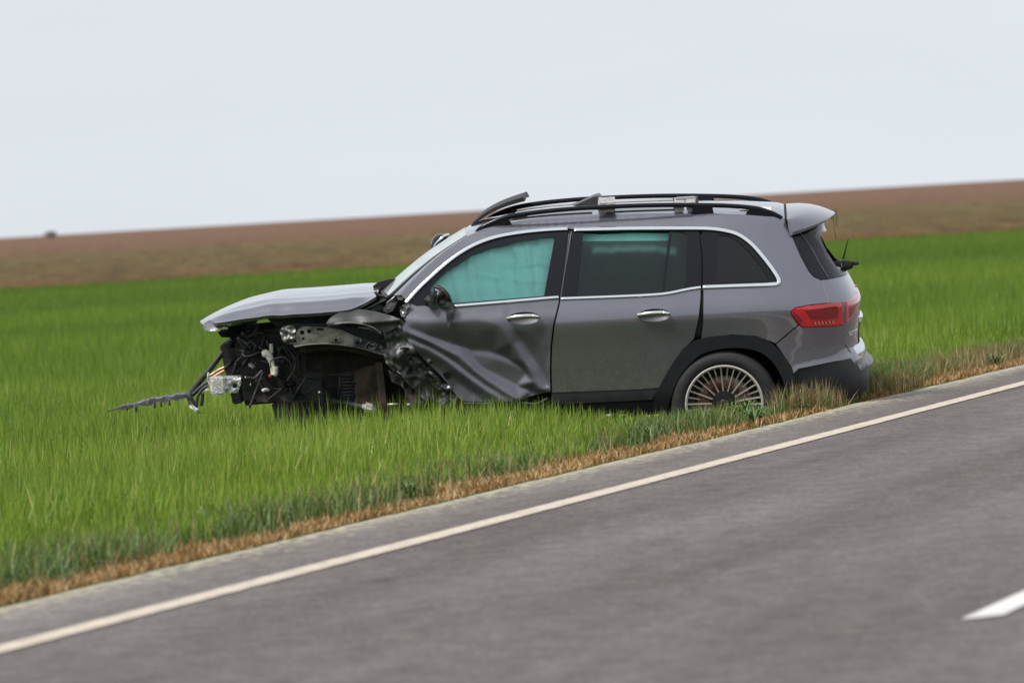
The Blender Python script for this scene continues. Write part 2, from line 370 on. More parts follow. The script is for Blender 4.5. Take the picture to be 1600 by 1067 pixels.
ys = [CROP_END - 1, 150, 170, 200, 260, 400, 800, 2000, 5800]
for y in ys:
    xr = EA.x + (y - EA.y) * RD.x / RD.y - 6
    for x in (-4000, -600, -100, -30, 0, 20, xr - 8 if xr > 30 else 25, max(xr, 27)):
        V.append((x, y, float(terrain(x, y)) + .03))
for i in range(len(ys) - 1):
    for j in range(7):
        a = i * 8 + j; F.append((a, a + 1, a + 9, a + 8))
bf = obj('stubble_field', V, F, brown_mat()); tag(bf, kind='structure')

# ================================================================== the wrecked car
car = bpy.data.objects.new('wrecked_suv', None); COL.objects.link(car)
car.matrix_world = CAR_M
tag(car, 'grey metallic SUV with smashed front end and missing front wheel, standing in green crop', 'car')

# --- body shell: half width by height, and the rounded rear in plan
_z = np.linspace(0, 1.8, 1801)
def table(pts, sig):
    zz, vv = zip(*pts); v = np.interp(_z, zz, vv)
    k = np.exp(-.5 * (np.arange(-90, 91) / sig) ** 2); k /= k.sum()
    vp = np.pad(v, 90, mode='edge'); return np.convolve(vp, k, mode='valid')
S_TAB = table([(0, .80), (.2, .835), (.34, .872), (.45, .898), (.62, .903), (.80, .910), (.95, .922), (1.01, .918), (1.06, .893), (1.13, .862),
               (1.3, .795), (1.48, .712), (1.56, .668), (1.63, .60), (1.68, .45), (1.8, .3)], 18)
R_TAB = table([(0, .93), (.3, .98), (.42, 1.0), (.52, .985), (.60, .945), (.70, .935), (.85, .955), (.98, .955), (1.06, .925), (1.14, .885),
               (1.3, .815), (1.5, .735), (1.6, .69), (1.8, .6)], 18)
RA = .78
def Sz(z): return np.interp(z, _z, S_TAB)
def Rz(z): return np.interp(z, _z, R_TAB)
def W(x, z):
    s = Sz(z); q = np.clip((x - (Rz(z) - RA)) / RA, 0, .995)
    s = s * (1 - q ** 3) ** (1 / 3)
    f = np.clip((-1.75 - x) / 1.6, 0, 1)                       # nose narrows a little
    return s - .10 * f ** 2
def RX(y, z):                                                   # rear face x for a given y, z
    q = np.clip(np.abs(y) / Sz(z), 0, .995)
    return Rz(z) - RA + RA * (1 - q ** 3) ** (1 / 3)

_CI3 = CAR_I.to_3x3(); _CP = CAR_I @ CAM_P
def at_y(px, py, y):
    d = _CI3 @ cam_ray(px, py); t = (y - _CP.y) / d.y
    return _CP + d * t
def side(px, py, off=0.0):
    y = -.88; p = None
    for _ in range(25):
        p = at_y(px, py, y); y = .5 * y - .5 * (float(W(p.x, p.z)) + off)
    return p
def rear(px, py):
    d = _CI3 @ cam_ray(px, py); d = d / d.y
    y0 = -1.2; n = 1500
    for i in range(n):
        y = y0 + i * .0015; p = _CP + d * (y - _CP.y)
        q = max(p.x - (float(Rz(p.z)) - RA), 0) / RA
        if q ** 3 + (abs(p.y) / float(Sz(p.z))) ** 3 < 1: return p
    return p

def inside(poly, x, y):
    c = False; n = len(poly); j = n - 1
    for i in range(n):
        xi, yi = poly[i]; xj, yj = poly[j]
        if (yi > y) != (yj > y) and x < (xj - xi) * (y - yi) / (yj - yi) + xi: c = not c
        j = i
    return c
def densify(poly, step, closed=True):
    out_ = []; n = len(poly)
    for i in range(n if closed else n - 1):
        a, b = poly[i], poly[(i + 1) % n]
        k = max(1, int(math.hypot(b[0] - a[0], b[1] - a[1]) / step))
        for j in range(k): out_.append((a[0] + (b[0] - a[0]) * j / k, a[1] + (b[1] - a[1]) * j / k))
    if not closed: out_.append(tuple(poly[-1]))
    return out_
def smooth_poly(poly, it=1):
    """Chaikin on all but sharp corners"""
    for _ in range(it):
        n = len(poly); o = []
        for i in range(n):
            a, b, c = poly[i - 1], poly[i], poly[(i + 1) % n]
            v1 = (b[0] - a[0], b[1] - a[1]); v2 = (c[0] - b[0], c[1] - b[1])
            l1 = math.hypot(*v1) or 1e-9; l2 = math.hypot(*v2) or 1e-9
            if (v1[0] * v2[0] + v1[1] * v2[1]) / (l1 * l2) > .72:
                o.append((.25 * a[0] + .75 * b[0], .25 * a[1] + .75 * b[1])); o.append((.75 * b[0] + .25 * c[0], .75 * b[1] + .25 * c[1]))
            else: o.append(b)
        poly = o
    return poly
def flat_mesh(outline, holes=(), step=.03):
    """triangulated sheet in 2D: verts, tris (ccw), loops"""
    loops = [densify(outline, step * .8)] + [densify(h, step * .6) for h in holes]
    pts = []; edges = []
    for lp in loops:
        b = len(pts); pts += lp; edges += [(b + i, b + (i + 1) % len(lp)) for i in range(len(lp))]
    xs = [p[0] for p in outline]; zs = [p[1] for p in outline]
    arr = np.array(pts); g = []
    for ix, x in enumerate(np.arange(min(xs) + step * .5, max(xs), step)):
        for z in np.arange(min(zs) + step * .5, max(zs), step):
            zz = z + (step * .5 if ix % 2 else 0)
            if inside(loops[0], x, zz) and not any(inside(h, x, zz) for h in loops[1:]):
                if np.min((arr[:, 0] - x) ** 2 + (arr[:, 1] - zz) ** 2) > (step * .55) ** 2: g.append((x, zz))
    r = delaunay_2d_cdt([Vector(p) for p in pts + g], edges, [], 0, 1e-6)
    vs = [(v.x, v.y) for v in r[0]]; tris = []
    for f in r[2]:
        cx = sum(vs[i][0] for i in f) / len(f); cz = sum(vs[i][1] for i in f) / len(f)
        if inside(loops[0], cx, cz) and not any(inside(h, cx, cz) for h in loops[1:]):
            a = sum(vs[f[i]][0] * vs[f[(i + 1) % len(f)]][1] - vs[f[(i + 1) % len(f)]][0] * vs[f[i]][1] for i in range(len(f)))
            lmax = max(math.hypot(vs[f[i]][0] - vs[f[i - 1]][0], vs[f[i]][1] - vs[f[i - 1]][1]) for i in range(len(f)))
            if abs(a) / (lmax + 1e-9) < .03 * step: continue          # needle triangles on straight edges
            tris.append(tuple(f) if a > 0 else tuple(reversed(f)))
    return vs, tris, loops

def sheet3(name, outline, holes, step, fn, mtl, parent, thick=.018, lip=None, mirror=False, back=False):
    """2D sheet mapped by fn(u,v)->Vector, with a turned-in lip of vector lip(u,v)"""
    vs, tris, loops = flat_mesh(outline, holes, step)
    V = [Vector(fn(u, v)) for u, v in vs]; F = list(tris); nf = len(F)
    for li, lp in enumerate(loops):
        b = len(V); n = len(lp)
        A = sum(lp[i][0] * lp[(i + 1) % n][1] - lp[(i + 1) % n][0] * lp[i][1] for i in range(n))
        for (u, v) in lp:
            p = Vector(fn(u, v)); V.append(p); V.append(p + (lip(u, v) if lip else Vector((0, thick, 0))))
        ccw = (A > 0) == (li == 0)
        for i in range(n):
            a0, a1 = b + 2 * i, b + 2 * ((i + 1) % n)
            F.append((a0, a0 + 1, a1 + 1, a1) if ccw else (a0, a1, a1 + 1, a0 + 1))
    if back:
        b = len(V); V += [p + (lip(0, 0) if lip else Vector((0, thick, 0))) for p in V[:len(vs)]]
        F += [tuple(b + i for i in reversed(f)) for f in tris]
    if mirror:
        V = [Vector((p.x, -p.y, p.z)) for p in V]; F = [tuple(reversed(f)) for f in F]
    return obj(name, V, F, mtl, parent, True, nf)

def xz(pxs, off=0.0): return [(p.x, p.z) for p in (side(a, b, off) for a, b in pxs)]
def panel(name, pxs, mtl, parent=car, off=0.0, holes=(), step=.035, thick=.02, disp=None, mirror=True, sm=0, jit=None):
    pl = smooth_poly(pxs, sm) if sm else pxs
    o2 = xz(pl, off); h2 = [xz(h, off) for h in holes]
    def fn(x, z):
        y = -(float(W(x, z)) + off)
        if disp: y += disp(x, z)
        return (x, y, z)
    o = sheet3(name, o2, h2, step, fn, mtl, parent, thick)
    m = None
    if mirror:
        m = sheet3(name, o2, h2, step, lambda x, z: (x, -(float(W(x, z)) + off), z), mtl, parent, thick, mirror=True)
    return o
def strip(name, pxs, w, mtl, parent=car, off=.004, h=.008, mirror=True, sm=2, closed=False):
    pl = pxs
    for _ in range(sm):
        o = [pl[0]]
        for i in range(len(pl) - 1):
            a, b = pl[i], pl[i + 1]
            o += [(.75 * a[0] + .25 * b[0], .75 * a[1] + .25 * b[1]), (.25 * a[0] + .75 * b[0], .25 * a[1] + .75 * b[1])]
        o.append(pl[-1]); pl = o
    c = xz(pl); n = len(c)
    prof = [(-.5, 0), (-.42, .7), (-.15, 1), (.15, 1), (.42, .7), (.5, 0)]
    res = None
    for mir in ((False, True) if mirror else (False,)):
        V = []; F = []
        for i, (x, z) in enumerate(c):
            a, b = c[max(0, i - 1)], c[min(n - 1, i + 1)]
            tx, tz = b[0] - a[0], b[1] - a[1]; L = math.hypot(tx, tz) or 1; nx, nz = -tz / L, tx / L
            for u, k in prof:
                X, Z = x + nx * u * w, z + nz * u * w
                Y = -(float(W(X, Z)) + off + h * k); V.append((X, -Y if mir else Y, Z))
        k = len(prof)
        for i in range(n - 1):
            for j in range(k - 1):
                a = i * k + j; f = (a, a + 1, a + k + 1, a + k)
                F.append(f if mir else tuple(reversed(f)))
        F.append(tuple(range(k))); F.append(tuple(range((n - 1) * k, n * k)))
        o = obj(name, V, F, mtl, parent)
        bm = bmesh.new(); bm.from_mesh(o.data); bmesh.ops.recalc_face_normals(bm, faces=bm.faces); bm.to_mesh(o.data); bm.free()
        res = res or o
    return res
def tube(name, pts, r, mtl, parent=car, n=8, flat=1.0, sm=2, radii=None):
    pts = [Vector(p) for p in pts]
    for _ in range(sm):
        o = [pts[0]]
        for a, b in zip(pts[:-1], pts[1:]): o += [a * .75 + b * .25, a * .25 + b * .75]
        o.append(pts[-1]); pts = o
    V = []; F = []; m = len(pts); up = Vector((0, 0, 1))
    for i, p in enumerate(pts):
        t = (pts[min(m - 1, i + 1)] - pts[max(0, i - 1)]).normalized()
        a = t.cross(up)
        if a.length < .05: a = t.cross(Vector((0, 1, 0)))
        a.normalize(); b = a.cross(t).normalized()
        rr = r if radii is None else np.interp(i / (m - 1), np.linspace(0, 1, len(radii)), radii)
        for k in range(n):
            th = 2 * math.pi * k / n; V.append(p + a * math.cos(th) * rr * flat + b * math.sin(th) * rr)
    for i in range(m - 1):
        for k in range(n):
            F.append((i * n + k, i * n + (k + 1) % n, (i + 1) * n + (k + 1) % n, (i + 1) * n + k))
    F.append(tuple(reversed(range(n)))); F.append(tuple(range((m - 1) * n, m * n)))
    o = obj(name, V, F, mtl, parent)
    return o
def px_tube(name, pxs, y, r, mtl, parent=car, **k):
    ys_ = y if isinstance(y, (list, tuple)) else [y] * len(pxs)
    return tube(name, [at_y(a, b, yy) for (a, b), yy in zip(pxs, ys_)], r, mtl, parent, **k)
def crumple(amp, sc, seed=0.0):
    def f(x, z):
        return amp * (noise.noise(Vector((x * sc, z * sc, seed))) + .5 * abs(noise.noise(Vector((x * sc * 2.3, z * sc * 2.3, seed + 5)))))
    return f
def plate(name, pxs, y, mtl, parent=car, thick=.006, disp=None, step=.02, holes=(), sm=0, lean=(0, 0)):
    pl = smooth_poly(pxs, sm) if sm else pxs
    o2 = [(p.x, p.z) for p in (at_y(a, b, y) for a, b in pl)]
    h2 = [[(p.x, p.z) for p in (at_y(a, b, y) for a, b in h)] for h in holes]
    cx = sum(p[0] for p in o2) / len(o2); cz = sum(p[1] for p in o2) / len(o2)
    def fn(x, z): return (x, y + (disp(x, z) if disp else 0) + lean[0] * (x - cx) + lean[1] * (z - cz), z)
    return sheet3(name, o2, h2, step, fn, mtl, parent, thick, back=True)
def rbox(name, c, s, mtl, parent=car, bev=.01, rot=(0, 0, 0), jit=0.0):
    bm = bmesh.new(); bmesh.ops.create_cube(bm, size=1)
    for v in bm.verts: v.co = Vector((v.co.x * s[0], v.co.y * s[1], v.co.z * s[2])) + Vector([random.uniform(-jit, jit) for _ in range(3)])
    if bev: bmesh.ops.bevel(bm, geom=bm.edges[:], offset=min(bev, min(s) * .4), segments=2, affect='EDGES')
    R = Matrix.Rotation(rot[2], 3, 'Z') @ Matrix.Rotation(rot[1], 3, 'Y') @ Matrix.Rotation(rot[0], 3, 'X')
    for v in bm.verts: v.co = R @ v.co + Vector(c)
    me = bpy.data.meshes.new(name); bm.to_mesh(me); bm.free(); me.materials.append(mtl)
    o = bpy.data.objects.new(name, me); COL.objects.link(o); o.parent = parent
    return o
def circle_px(cx, cy, r, n=10): return [(cx + r * math.cos(2 * math.pi * i / n), cy + r * math.sin(2 * math.pi * i / n)) for i in range(n)]

# ------------------------------------------------ painted body side with pillars
TRIM_F = [(634, 473), (656, 448), (701, 407), (735, 384.5), (769, 371), (802, 364), (847, 358.7), (887, 356.8)]
TRIM_R = [(897, 358.6), (950, 357.3), (995, 356.6), (1085, 356.6), (1108, 357), (1130, 359.5), (1152, 365), (1170, 377), (1184, 391), (1202.5, 414), (1214, 431), (1217.5, 438), (1216, 443), (1208, 444.6), (1161, 446.2), (1098, 448.5)]
body_side = panel('body_side', [(626, 459), (645, 438), (667, 416), (697, 391), (730, 369.5), (757, 357.5), (787, 350), (825, 343), (860, 339), (899, 336.5), (950, 335), (1000, 334), (1100, 333.5), (1159, 335.5), (1215, 339.5), (1225, 342),
    (1235, 365), (1251, 401.6), (1263, 424), (1271, 433), (1280.5, 437), (1292.5, 473),
    (1264, 476), (1243.7, 480), (1234.3, 486.4), (1236.5, 492), (1246.5, 507.5), (1229, 522), (1212, 536.3),
    (1204.4, 533), (1180.7, 524.7), (1145, 522.4), (1109.4, 526), (1096, 529), (1099, 503), (1099.5, 465), (1099, 448.5),
    (1120, 448), (1161, 446), (1208, 444.4), (1216, 443), (1217.5, 438), (1214, 431), (1202.5, 414), (1184, 391), (1170, 377), (1152, 365), (1130, 359.5), (1108, 357), (1085, 356.6), (995, 356.6), (950, 357.3), (897, 358.6), (887, 356.8), (847, 358.7), (802, 364), (769, 371), (735, 384.5), (701, 407), (656, 448), (636, 471)],
    M['paint'], step=.03, thick=.03)
strip('chrome_trim', TRIM_F, .026, M['chrome'])
strip('chrome_trim', TRIM_R, .026, M['chrome'])
strip('chrome_trim', [(708, 478), (790, 471.3), (873, 464)], .020, M['chrome'], mirror=False)
strip('chrome_trim', [(876, 466.5), (950, 463.8), (1017, 461), (1046, 458.2), (1073, 452), (1095, 448.8)], .020, M['chrome'], sm=2)

# ------------------------------------------------ rear bumper, valance, arch
panel('rear_bumper', [(1248, 508.5), (1254, 511.8), (1305.6, 509.8), (1317.5, 507.8), (1318.3, 537), (1329.5, 552), (1333, 557), (1290, 567), (1248, 575.5), (1240, 583), (1237.6, 574), (1223.4, 552.6), (1213, 538)], M['paint'], off=.004, step=.02, disp=lambda x, z: -.045 * float(sstep(0, .10, (.60 + .05 * (x - .6)) - z)) * float(sstep(.42, .62, x)))
panel('rear_valance', [(1335, 558), (1290, 568), (1248, 576.5), (1240.5, 584), (1243, 604), (1249, 628), (1300, 622), (1338, 606), (1345, 580)], M['arch_plastic'], off=-.006, step=.04)
ARCH_O = [(1018, 640), (1022, 620), (1026, 612), (1036, 593), (1050, 569), (1066.6, 545.5), (1083, 532.5), (1109.4, 526.5), (1145, 523), (1180.7, 525.3), (1204.4, 533.6), (1223.4, 552.6), (1237.6, 574), (1240, 584), (1246, 612), (1250, 635)]
ARCH_I = [(1234, 640), (1231, 620), (1226, 602), (1220, 586), (1208, 564.5), (1188, 549), (1157, 542.5), (1121, 545), (1093, 554), (1074, 571.6), (1057, 595), (1046, 626), (1042, 655)]
panel('arch_trim', ARCH_O + ARCH_I, M['arch_plastic'], off=.014, step=.025, thick=.05, sm=2)
panel('tail_lamp', [(1236, 486.6), (1244, 481.3), (1264, 477.3), (1293, 474.2), (1315.5, 471.5), (1317, 506.8), (1305.6, 508.8), (1254.3, 510.8), (1248.3, 506.5), (1237.8, 491.5)], M['lamp_red'], off=.012, step=.02, thick=.03)
for pl, mk in (([(1239, 487), (1248, 493), (1255, 500), (1250, 506.5), (1240, 492)], 'lamp_dark'),
               ([(1258, 485), (1285, 481.5), (1308, 478), (1311, 486), (1309, 497), (1285, 500), (1268, 498)], 'lamp_dark')):
    panel('lamp_insert', pl, M[mk], off=.0185, step=.02, thick=.006, parent=body_side, mirror=False)
for k in range(6):
    x0 = 1272 + k * 5.6
    panel('lamp_tick', [(x0, 503.2 - k * .35), (x0 + 2.2, 503.0 - k * .35), (x0 + 4.2, 507.2 - k * .35), (x0 + 1.6, 507.4 - k * .35)], M['lamp_clear'], off=.0225, step=.02, thick=.006, parent=body_side, mirror=False)

def handle_cup_px(cx, cy):
    return smooth_poly([(cx - 26, cy + 1), (cx - 20, cy - 5.5), (cx - 5, cy - 10), (cx + 12, cy - 10), (cx + 24, cy - 6.5), (cx + 27, cy - 1), (cx + 22, cy + 6), (cx + 10, cy + 10), (cx - 8, cy + 10), (cx - 20, cy + 7)], 1)
# ------------------------------------------------ rear door
rear_door = panel('rear_door', [(876, 468), (950, 465.3), (1017, 462.5), (1046, 459.7), (1073, 453.5), (1094.5, 450), (1094.5, 465), (1091.6, 495.6), (1084, 529.5),
    (1066.6, 545.5), (1050, 569), (1036, 593), (1030, 605.5), (1002, 608), (930, 610.6), (862.5, 613.3), (861.8, 575), (862.8, 541), (867, 507), (875, 474)], M['paint'], step=.03, thick=.05, holes=[handle_cup_px(1021, 492.5)])
panel('door_lower_trim', [(862.5, 614), (930, 611.2), (1002, 608.7), (1029, 606.2), (1024, 616), (1019, 624.5), (940, 628.5), (862.5, 632)], M['black_plastic'], off=-.004, parent=rear_door, step=.03, mirror=False)
panel('side_sill', [(862.5, 633), (940, 629.5), (1018, 625.5), (1030, 640), (1040, 662), (860, 668), (720, 668), (724, 634), (800, 634)], M['black_matte'], off=-.025, step=.05)

# ------------------------------------------------ crushed front door
DL = [[(-230, 150, 2), (-150, 120, 1.5), (0, 150, .8), (215, 165, 0), (580, 150, 0), (960, 100, 0)],
      [(-160, 270, 2.5), (-60, 275, 1.2), (0, 280, 1.0), (180, 275, .6), (380, 262, .3), (530, 305, -.1), (615, 430, .0), (700, 570, .2), (770, 700, .5), (815, 750, .8)],
      [(625, 322, .5), (690, 410, 3.0), (765, 520, 4.2), (840, 640, 4.2), (872, 725, 3.2)],
      [(-80, 335, 4), (60, 390, 5.2), (200, 440, 6.6), (330, 478, 7.6), (480, 492, 7.8), (600, 535, 7.8), (680, 585, 7.6)],
      [(330, 512, 6.6), (420, 518, 6.5), (520, 545, 6.3), (620, 585, 6.4), (730, 635, 6.8)],
      [(400, 600, 6.4), (540, 670, 7.0), (650, 730, 7.2), (750, 755, 6.8)],
      [(-120, 350, 2), (0, 400, 1.5), (120, 455, 1.6), (240, 515, 1.8), (350, 610, 1.8), (460, 695, 1.6), (560, 760, 1.2), (660, 822, 1)],
      [(-100, 385, 4.8), (50, 452, 5.0), (230, 568, 5.4), (330, 652, 5.0), (430, 720, 4.2), (560, 795, 3.0), (640, 832, 2)],
      [(-80, 430, 3), (20, 470, 2.8), (140, 535, 2.5), (250, 618, 2.3), (350, 692, 2.0), (440, 758, 1.8), (540, 822, 1.5)],
      [(-100, 520, 7), (20, 545, 7.5), (150, 625, 8.5), (250, 705, 8.5), (350, 775, 7.5), (450, 838, 5)],
      [(885, 300, 0), (885, 450, .4), (885, 600, .6), (885, 740, .8), (890, 800, 2)], [(960, 300, 0), (960, 450, .4), (960, 600, .6), (960, 760, 1), (960, 900, 2)],
      [(730, 350, .3), (805, 440, 1.6), (862, 560, 2.2)],
      [(-230, 500, 6), (-230, 900, 10), (0, 900, 9), (250, 900, 7), (480, 870, 3), (600, 900, 3), (720, 850, 6), (830, 800, 5)], [(800, 300, 0), (700, 250, 0)]]
_dp = []; _de = []; _dz = []
for ln in DL:
    for i, (a_, b_, c_) in enumerate(ln):
        if i: _de.append((len(_dp) - 1, len(_dp)))
        _dp.append(Vector((a_, b_))); _dz.append(c_)
_dr = delaunay_2d_cdt(_dp, _de, [], 0, 1e-6)
_dv = [(v.x, v.y) for v in _dr[0]]; _dd = [(_dz[o_[0]] if o_ else 3.0) * .01 for o_ in _dr[3]]
_T = np.array([[_dv[i] for i in f] for f in _dr[2]]); _D = np.array([[_dd[i] for i in f] for f in _dr[2]])
def dent_zoom(u, v):
    a, b, c = _T[:, 0], _T[:, 1], _T[:, 2]
    den = (b[:, 1] - c[:, 1]) * (a[:, 0] - c[:, 0]) + (c[:, 0] - b[:, 0]) * (a[:, 1] - c[:, 1])
    w0 = ((b[:, 1] - c[:, 1]) * (u - c[:, 0]) + (c[:, 0] - b[:, 0]) * (v - c[:, 1])) / den
    w1 = ((c[:, 1] - a[:, 1]) * (u - c[:, 0]) + (a[:, 0] - c[:, 0]) * (v - c[:, 1])) / den
    w2 = 1 - w0 - w1
    m = np.minimum(np.minimum(w0, w1), w2); i = int(np.argmax(m))
    ww = np.clip([w0[i], w1[i], w2[i]], 0, 1)
    return float((ww * _D[i]).sum() / ww.sum())
_P0 = side(760, 540)
_ax = side(860, 540); _az = side(760, 600)
# affine map from (x, z) on the door to photo-crop units used for the dent table
_A = np.array([[(_ax.x - _P0.x) / 100, (_az.x - _P0.x) / 60], [(_ax.z - _P0.z) / 100, (_az.z - _P0.z) / 60]]); _AI = np.linalg.inv(_A)
DS = .88
def door_dent(x, z):
    q = _AI @ np.array([x - _P0.x, z - _P0.z]); u = (q[0] + 100) * 4.447; v = (q[1] + 100) * 4.447
    tot = 2 * dent_zoom(u, v); wt = 2.0
    for r in (8.0, 16.0):
        for k_ in range(6):
            th = k_ * math.pi / 3 + r; g_ = 1.0 if r < 12 else .6
            tot += g_ * dent_zoom(u + r * math.cos(th), v + r * math.sin(th)); wt += g_
    return DS * tot / wt + .003 * noise.noise(Vector((x * 7, z * 7, 3)))
FD = [(873.5, 466), (790, 473), (708, 480), (690, 481), (672, 480), (655, 476), (640, 473), (629, 484), (636, 500), (628, 512), (632, 526), (650, 549), (664, 566), (683, 583), (700, 603), (714, 622), (722, 628), (765, 629), (808, 627.5), (835, 618), (859.8, 612), (859, 575), (860, 541), (864.3, 507), (872.5, 474)]
front_door = sheet3('front_door', xz(FD), [xz(handle_cup_px(817, 497.5))], .0135, lambda x, z: (x, -float(W(x, z)) + door_dent(x, z), z), M['paint_scuffed'], car, .03)
tag(front_door, 'front door crushed inward with long diagonal creases')
sheet3('front_door', xz([(872.5, 466), (790, 473), (708, 480), (655, 476), (636, 474), (632, 526), (640, 600), (650, 628), (808, 627.5), (857.5, 612), (856.5, 575), (857.5, 541), (862, 507), (870.5, 474)]), [], .04, lambda x, z: (x, -float(W(x, z)), z), M['paint'], car, .03, mirror=True)

# ------------------------------------------------ door handles
def handle(cx, cy, parent, dep):
    cup = handle_cup_px(cx, cy)
    o2 = xz(cup); mx_ = sum(p[0] for p in o2) / len(o2); mz = sum(p[1] for p in o2) / len(o2)
    def fn(x, z):
        e = ((x - mx_) / .115) ** 2 + ((z - mz) / .046) ** 2
        return (x, -float(W(x, z)) + .001 + dep(x, z) + .034 * max(0, 1 - e) ** .6, z)
    sheet3('handle_cup', o2, [], .012, fn, M['handle_cup'], parent, .004)
    y = lambda px, py, o_: Vector((side(px, py).x, -float(W(side(px, py).x, side(px, py).z)) - o_ + dep(side(px, py).x, side(px, py).z), side(px, py).z))
    tube('door_handle', [y(cx - 25, cy + .5, .006), y(cx - 18, cy - 1.5, .028), y(cx - 4, cy - 3.6, .040), y(cx + 12, cy - 4.4, .038), y(cx + 20, cy - 3.6, .030), y(cx + 25, cy - 2, .006)], .013, M['satin_chrome'], parent, n=10, flat=.8, radii=[.009, .014, .0165, .0165, .015, .010])
    tube('lock_cap', [y(cx + 15, cy - 4.2, .039), y(cx + 25.5, cy - 2.8, .020)], .0135, M['chrome'], parent, n=10, sm=1, radii=[.0135, .010])
M['handle_cup'] = mat('handle_cup', (.09, .09, .10), .5, .4)
handle(817, 497.5, front_door, door_dent)
handle(1021, 492.5, rear_door, lambda x, z: 0.0)

# ------------------------------------------------ windows
G_F = [(672, 449), (699, 424), (735, 401), (762, 390), (802, 379), (847, 372), (867, 370), (863, 392), (850, 462.5), (780, 468.3), (700, 474.5), (676, 476)]
G_R = [(911.5, 362.8), (1046, 360.8), (1033.5, 457), (1000, 459.3), (950, 461.5), (900.5, 463)]
G_Q = [(1050, 361.8), (1069, 363), (1074, 368), (1072, 440), (1069, 450), (1053, 454), (1038, 456.5)]
panel('window_frame', [(638, 472), (656, 450.5), (701, 410), (735, 387.5), (769, 374), (802, 367), (847, 361.7), (887, 359.8), (882, 400), (874, 461.8), (790, 469), (708, 476), (680, 477.5), (650, 477.5)], M['black_gloss'], parent=front_door, off=-.006, holes=[G_F], step=.03)
panel('window_frame', [(897, 361.6), (950, 360.3), (995, 359.6), (1085, 359.6), (1092, 361), (1096, 400), (1096, 446.3), (1073, 449.5), (1046, 455.8), (1017, 458.6), (950, 461.4), (877, 464), (885, 410)], M['black_gloss'], parent=rear_door, off=-.006, holes=[[(a, b) for a, b in G_R], G_Q], step=.03)
strip('pillar_cover', [(1096, 360), (1098, 400), (1098, 449), (1096, 490), (1090, 528)], .050, M['black_matte'], off=-.022, h=.002, sm=1)
strip('pillar_cover', [(892, 360), (887, 395), (880, 440), (875, 468)], .060, M['black_plastic'], off=-.020, h=.002, sm=1)
strip('pillar_gap_sheen', [(893, 361), (888, 395), (880, 440), (876, 466)], .012, M['wing_dark'], off=-.014, h=.008)  # thin grey strip painted in for the reflection in the door gap
panel('door_glass', [(670, 447), (699, 422), (735, 399), (762, 388), (802, 377), (847, 370), (869, 368), (866, 392), (852, 465), (780, 470), (700, 476), (674, 478)], M['clear_glass'], parent=front_door, off=-.016, step=.05, thick=.004)
panel('door_glass', [(908.5, 377), (1045.5, 376.2), (1035, 459), (950, 463.5), (898.5, 465)], M['tint_glass'], parent=rear_door, off=-.022, step=.05, thick=.004)
panel('quarter_light', [(1047, 359.8), (1071, 361), (1077, 367), (1075, 440), (1071, 453), (1053, 456), (1036, 459)], M['tint_glass'], parent=rear_door, off=-.012, step=.05, thick=.004)
G_Z = [(1122, 367), (1136, 368.5), (1150, 375), (1168, 391), (1189, 416), (1200, 434), (1197, 437.5), (1161, 439), (1119, 440.5)]
panel('quarter_frame', [(1097, 360), (1120, 361), (1138, 363.8), (1158, 372.5), (1178, 391), (1198, 415.5), (1210.5, 434), (1213, 439), (1209, 441.4), (1161, 443.2), (1098, 445.5), (1098, 400)], M['black_gloss'], parent=body_side, off=-.006, holes=[G_Z], step=.03)
panel('quarter_glass', [(1120, 364), (1138, 366), (1152, 373), (1171, 390), (1192, 415), (1204, 436), (1198, 440), (1161, 441.5), (1117, 443)], M['dark_glass'], parent=body_side, off=-.013, step=.05, thick=.004)

# ------------------------------------------------ curtain airbags behind the side glass
def folds(seed, amp=.018):
    def ridge(v): return (1 - min(1, abs(v) * 1.6)) ** 3
    def f(x, z):
        a_ = noise.noise(Vector((x * 7.5 + .4 * z, z * 1.1, seed))); b_ = noise.noise(Vector((x * 1.6, z * 9 + x, seed + 4))); c_ = noise.noise(Vector((x * 15, z * 5, seed + 9)))
        return amp * (.8 * a_ - 1.0 * ridge(a_) - .6 * ridge(b_) - .35 * ridge(c_))
    return f
panel('curtain_airbag', [(652, 462), (699, 416), (735, 393), (802, 371), (885, 363), (890, 362), (880, 472), (650, 486)], M['airbag'], off=-.105, step=.014, thick=.03, disp=folds(2.0, .036))
panel('curtain_airbag', [(897, 364.5), (940, 366.2), (985, 363.8), (1045, 364.6), (1082, 364), (1100, 368), (1100, 462), (884, 474)], M['airbag'], off=-.105, step=.016, thick=.03, disp=folds(7.0, .012))

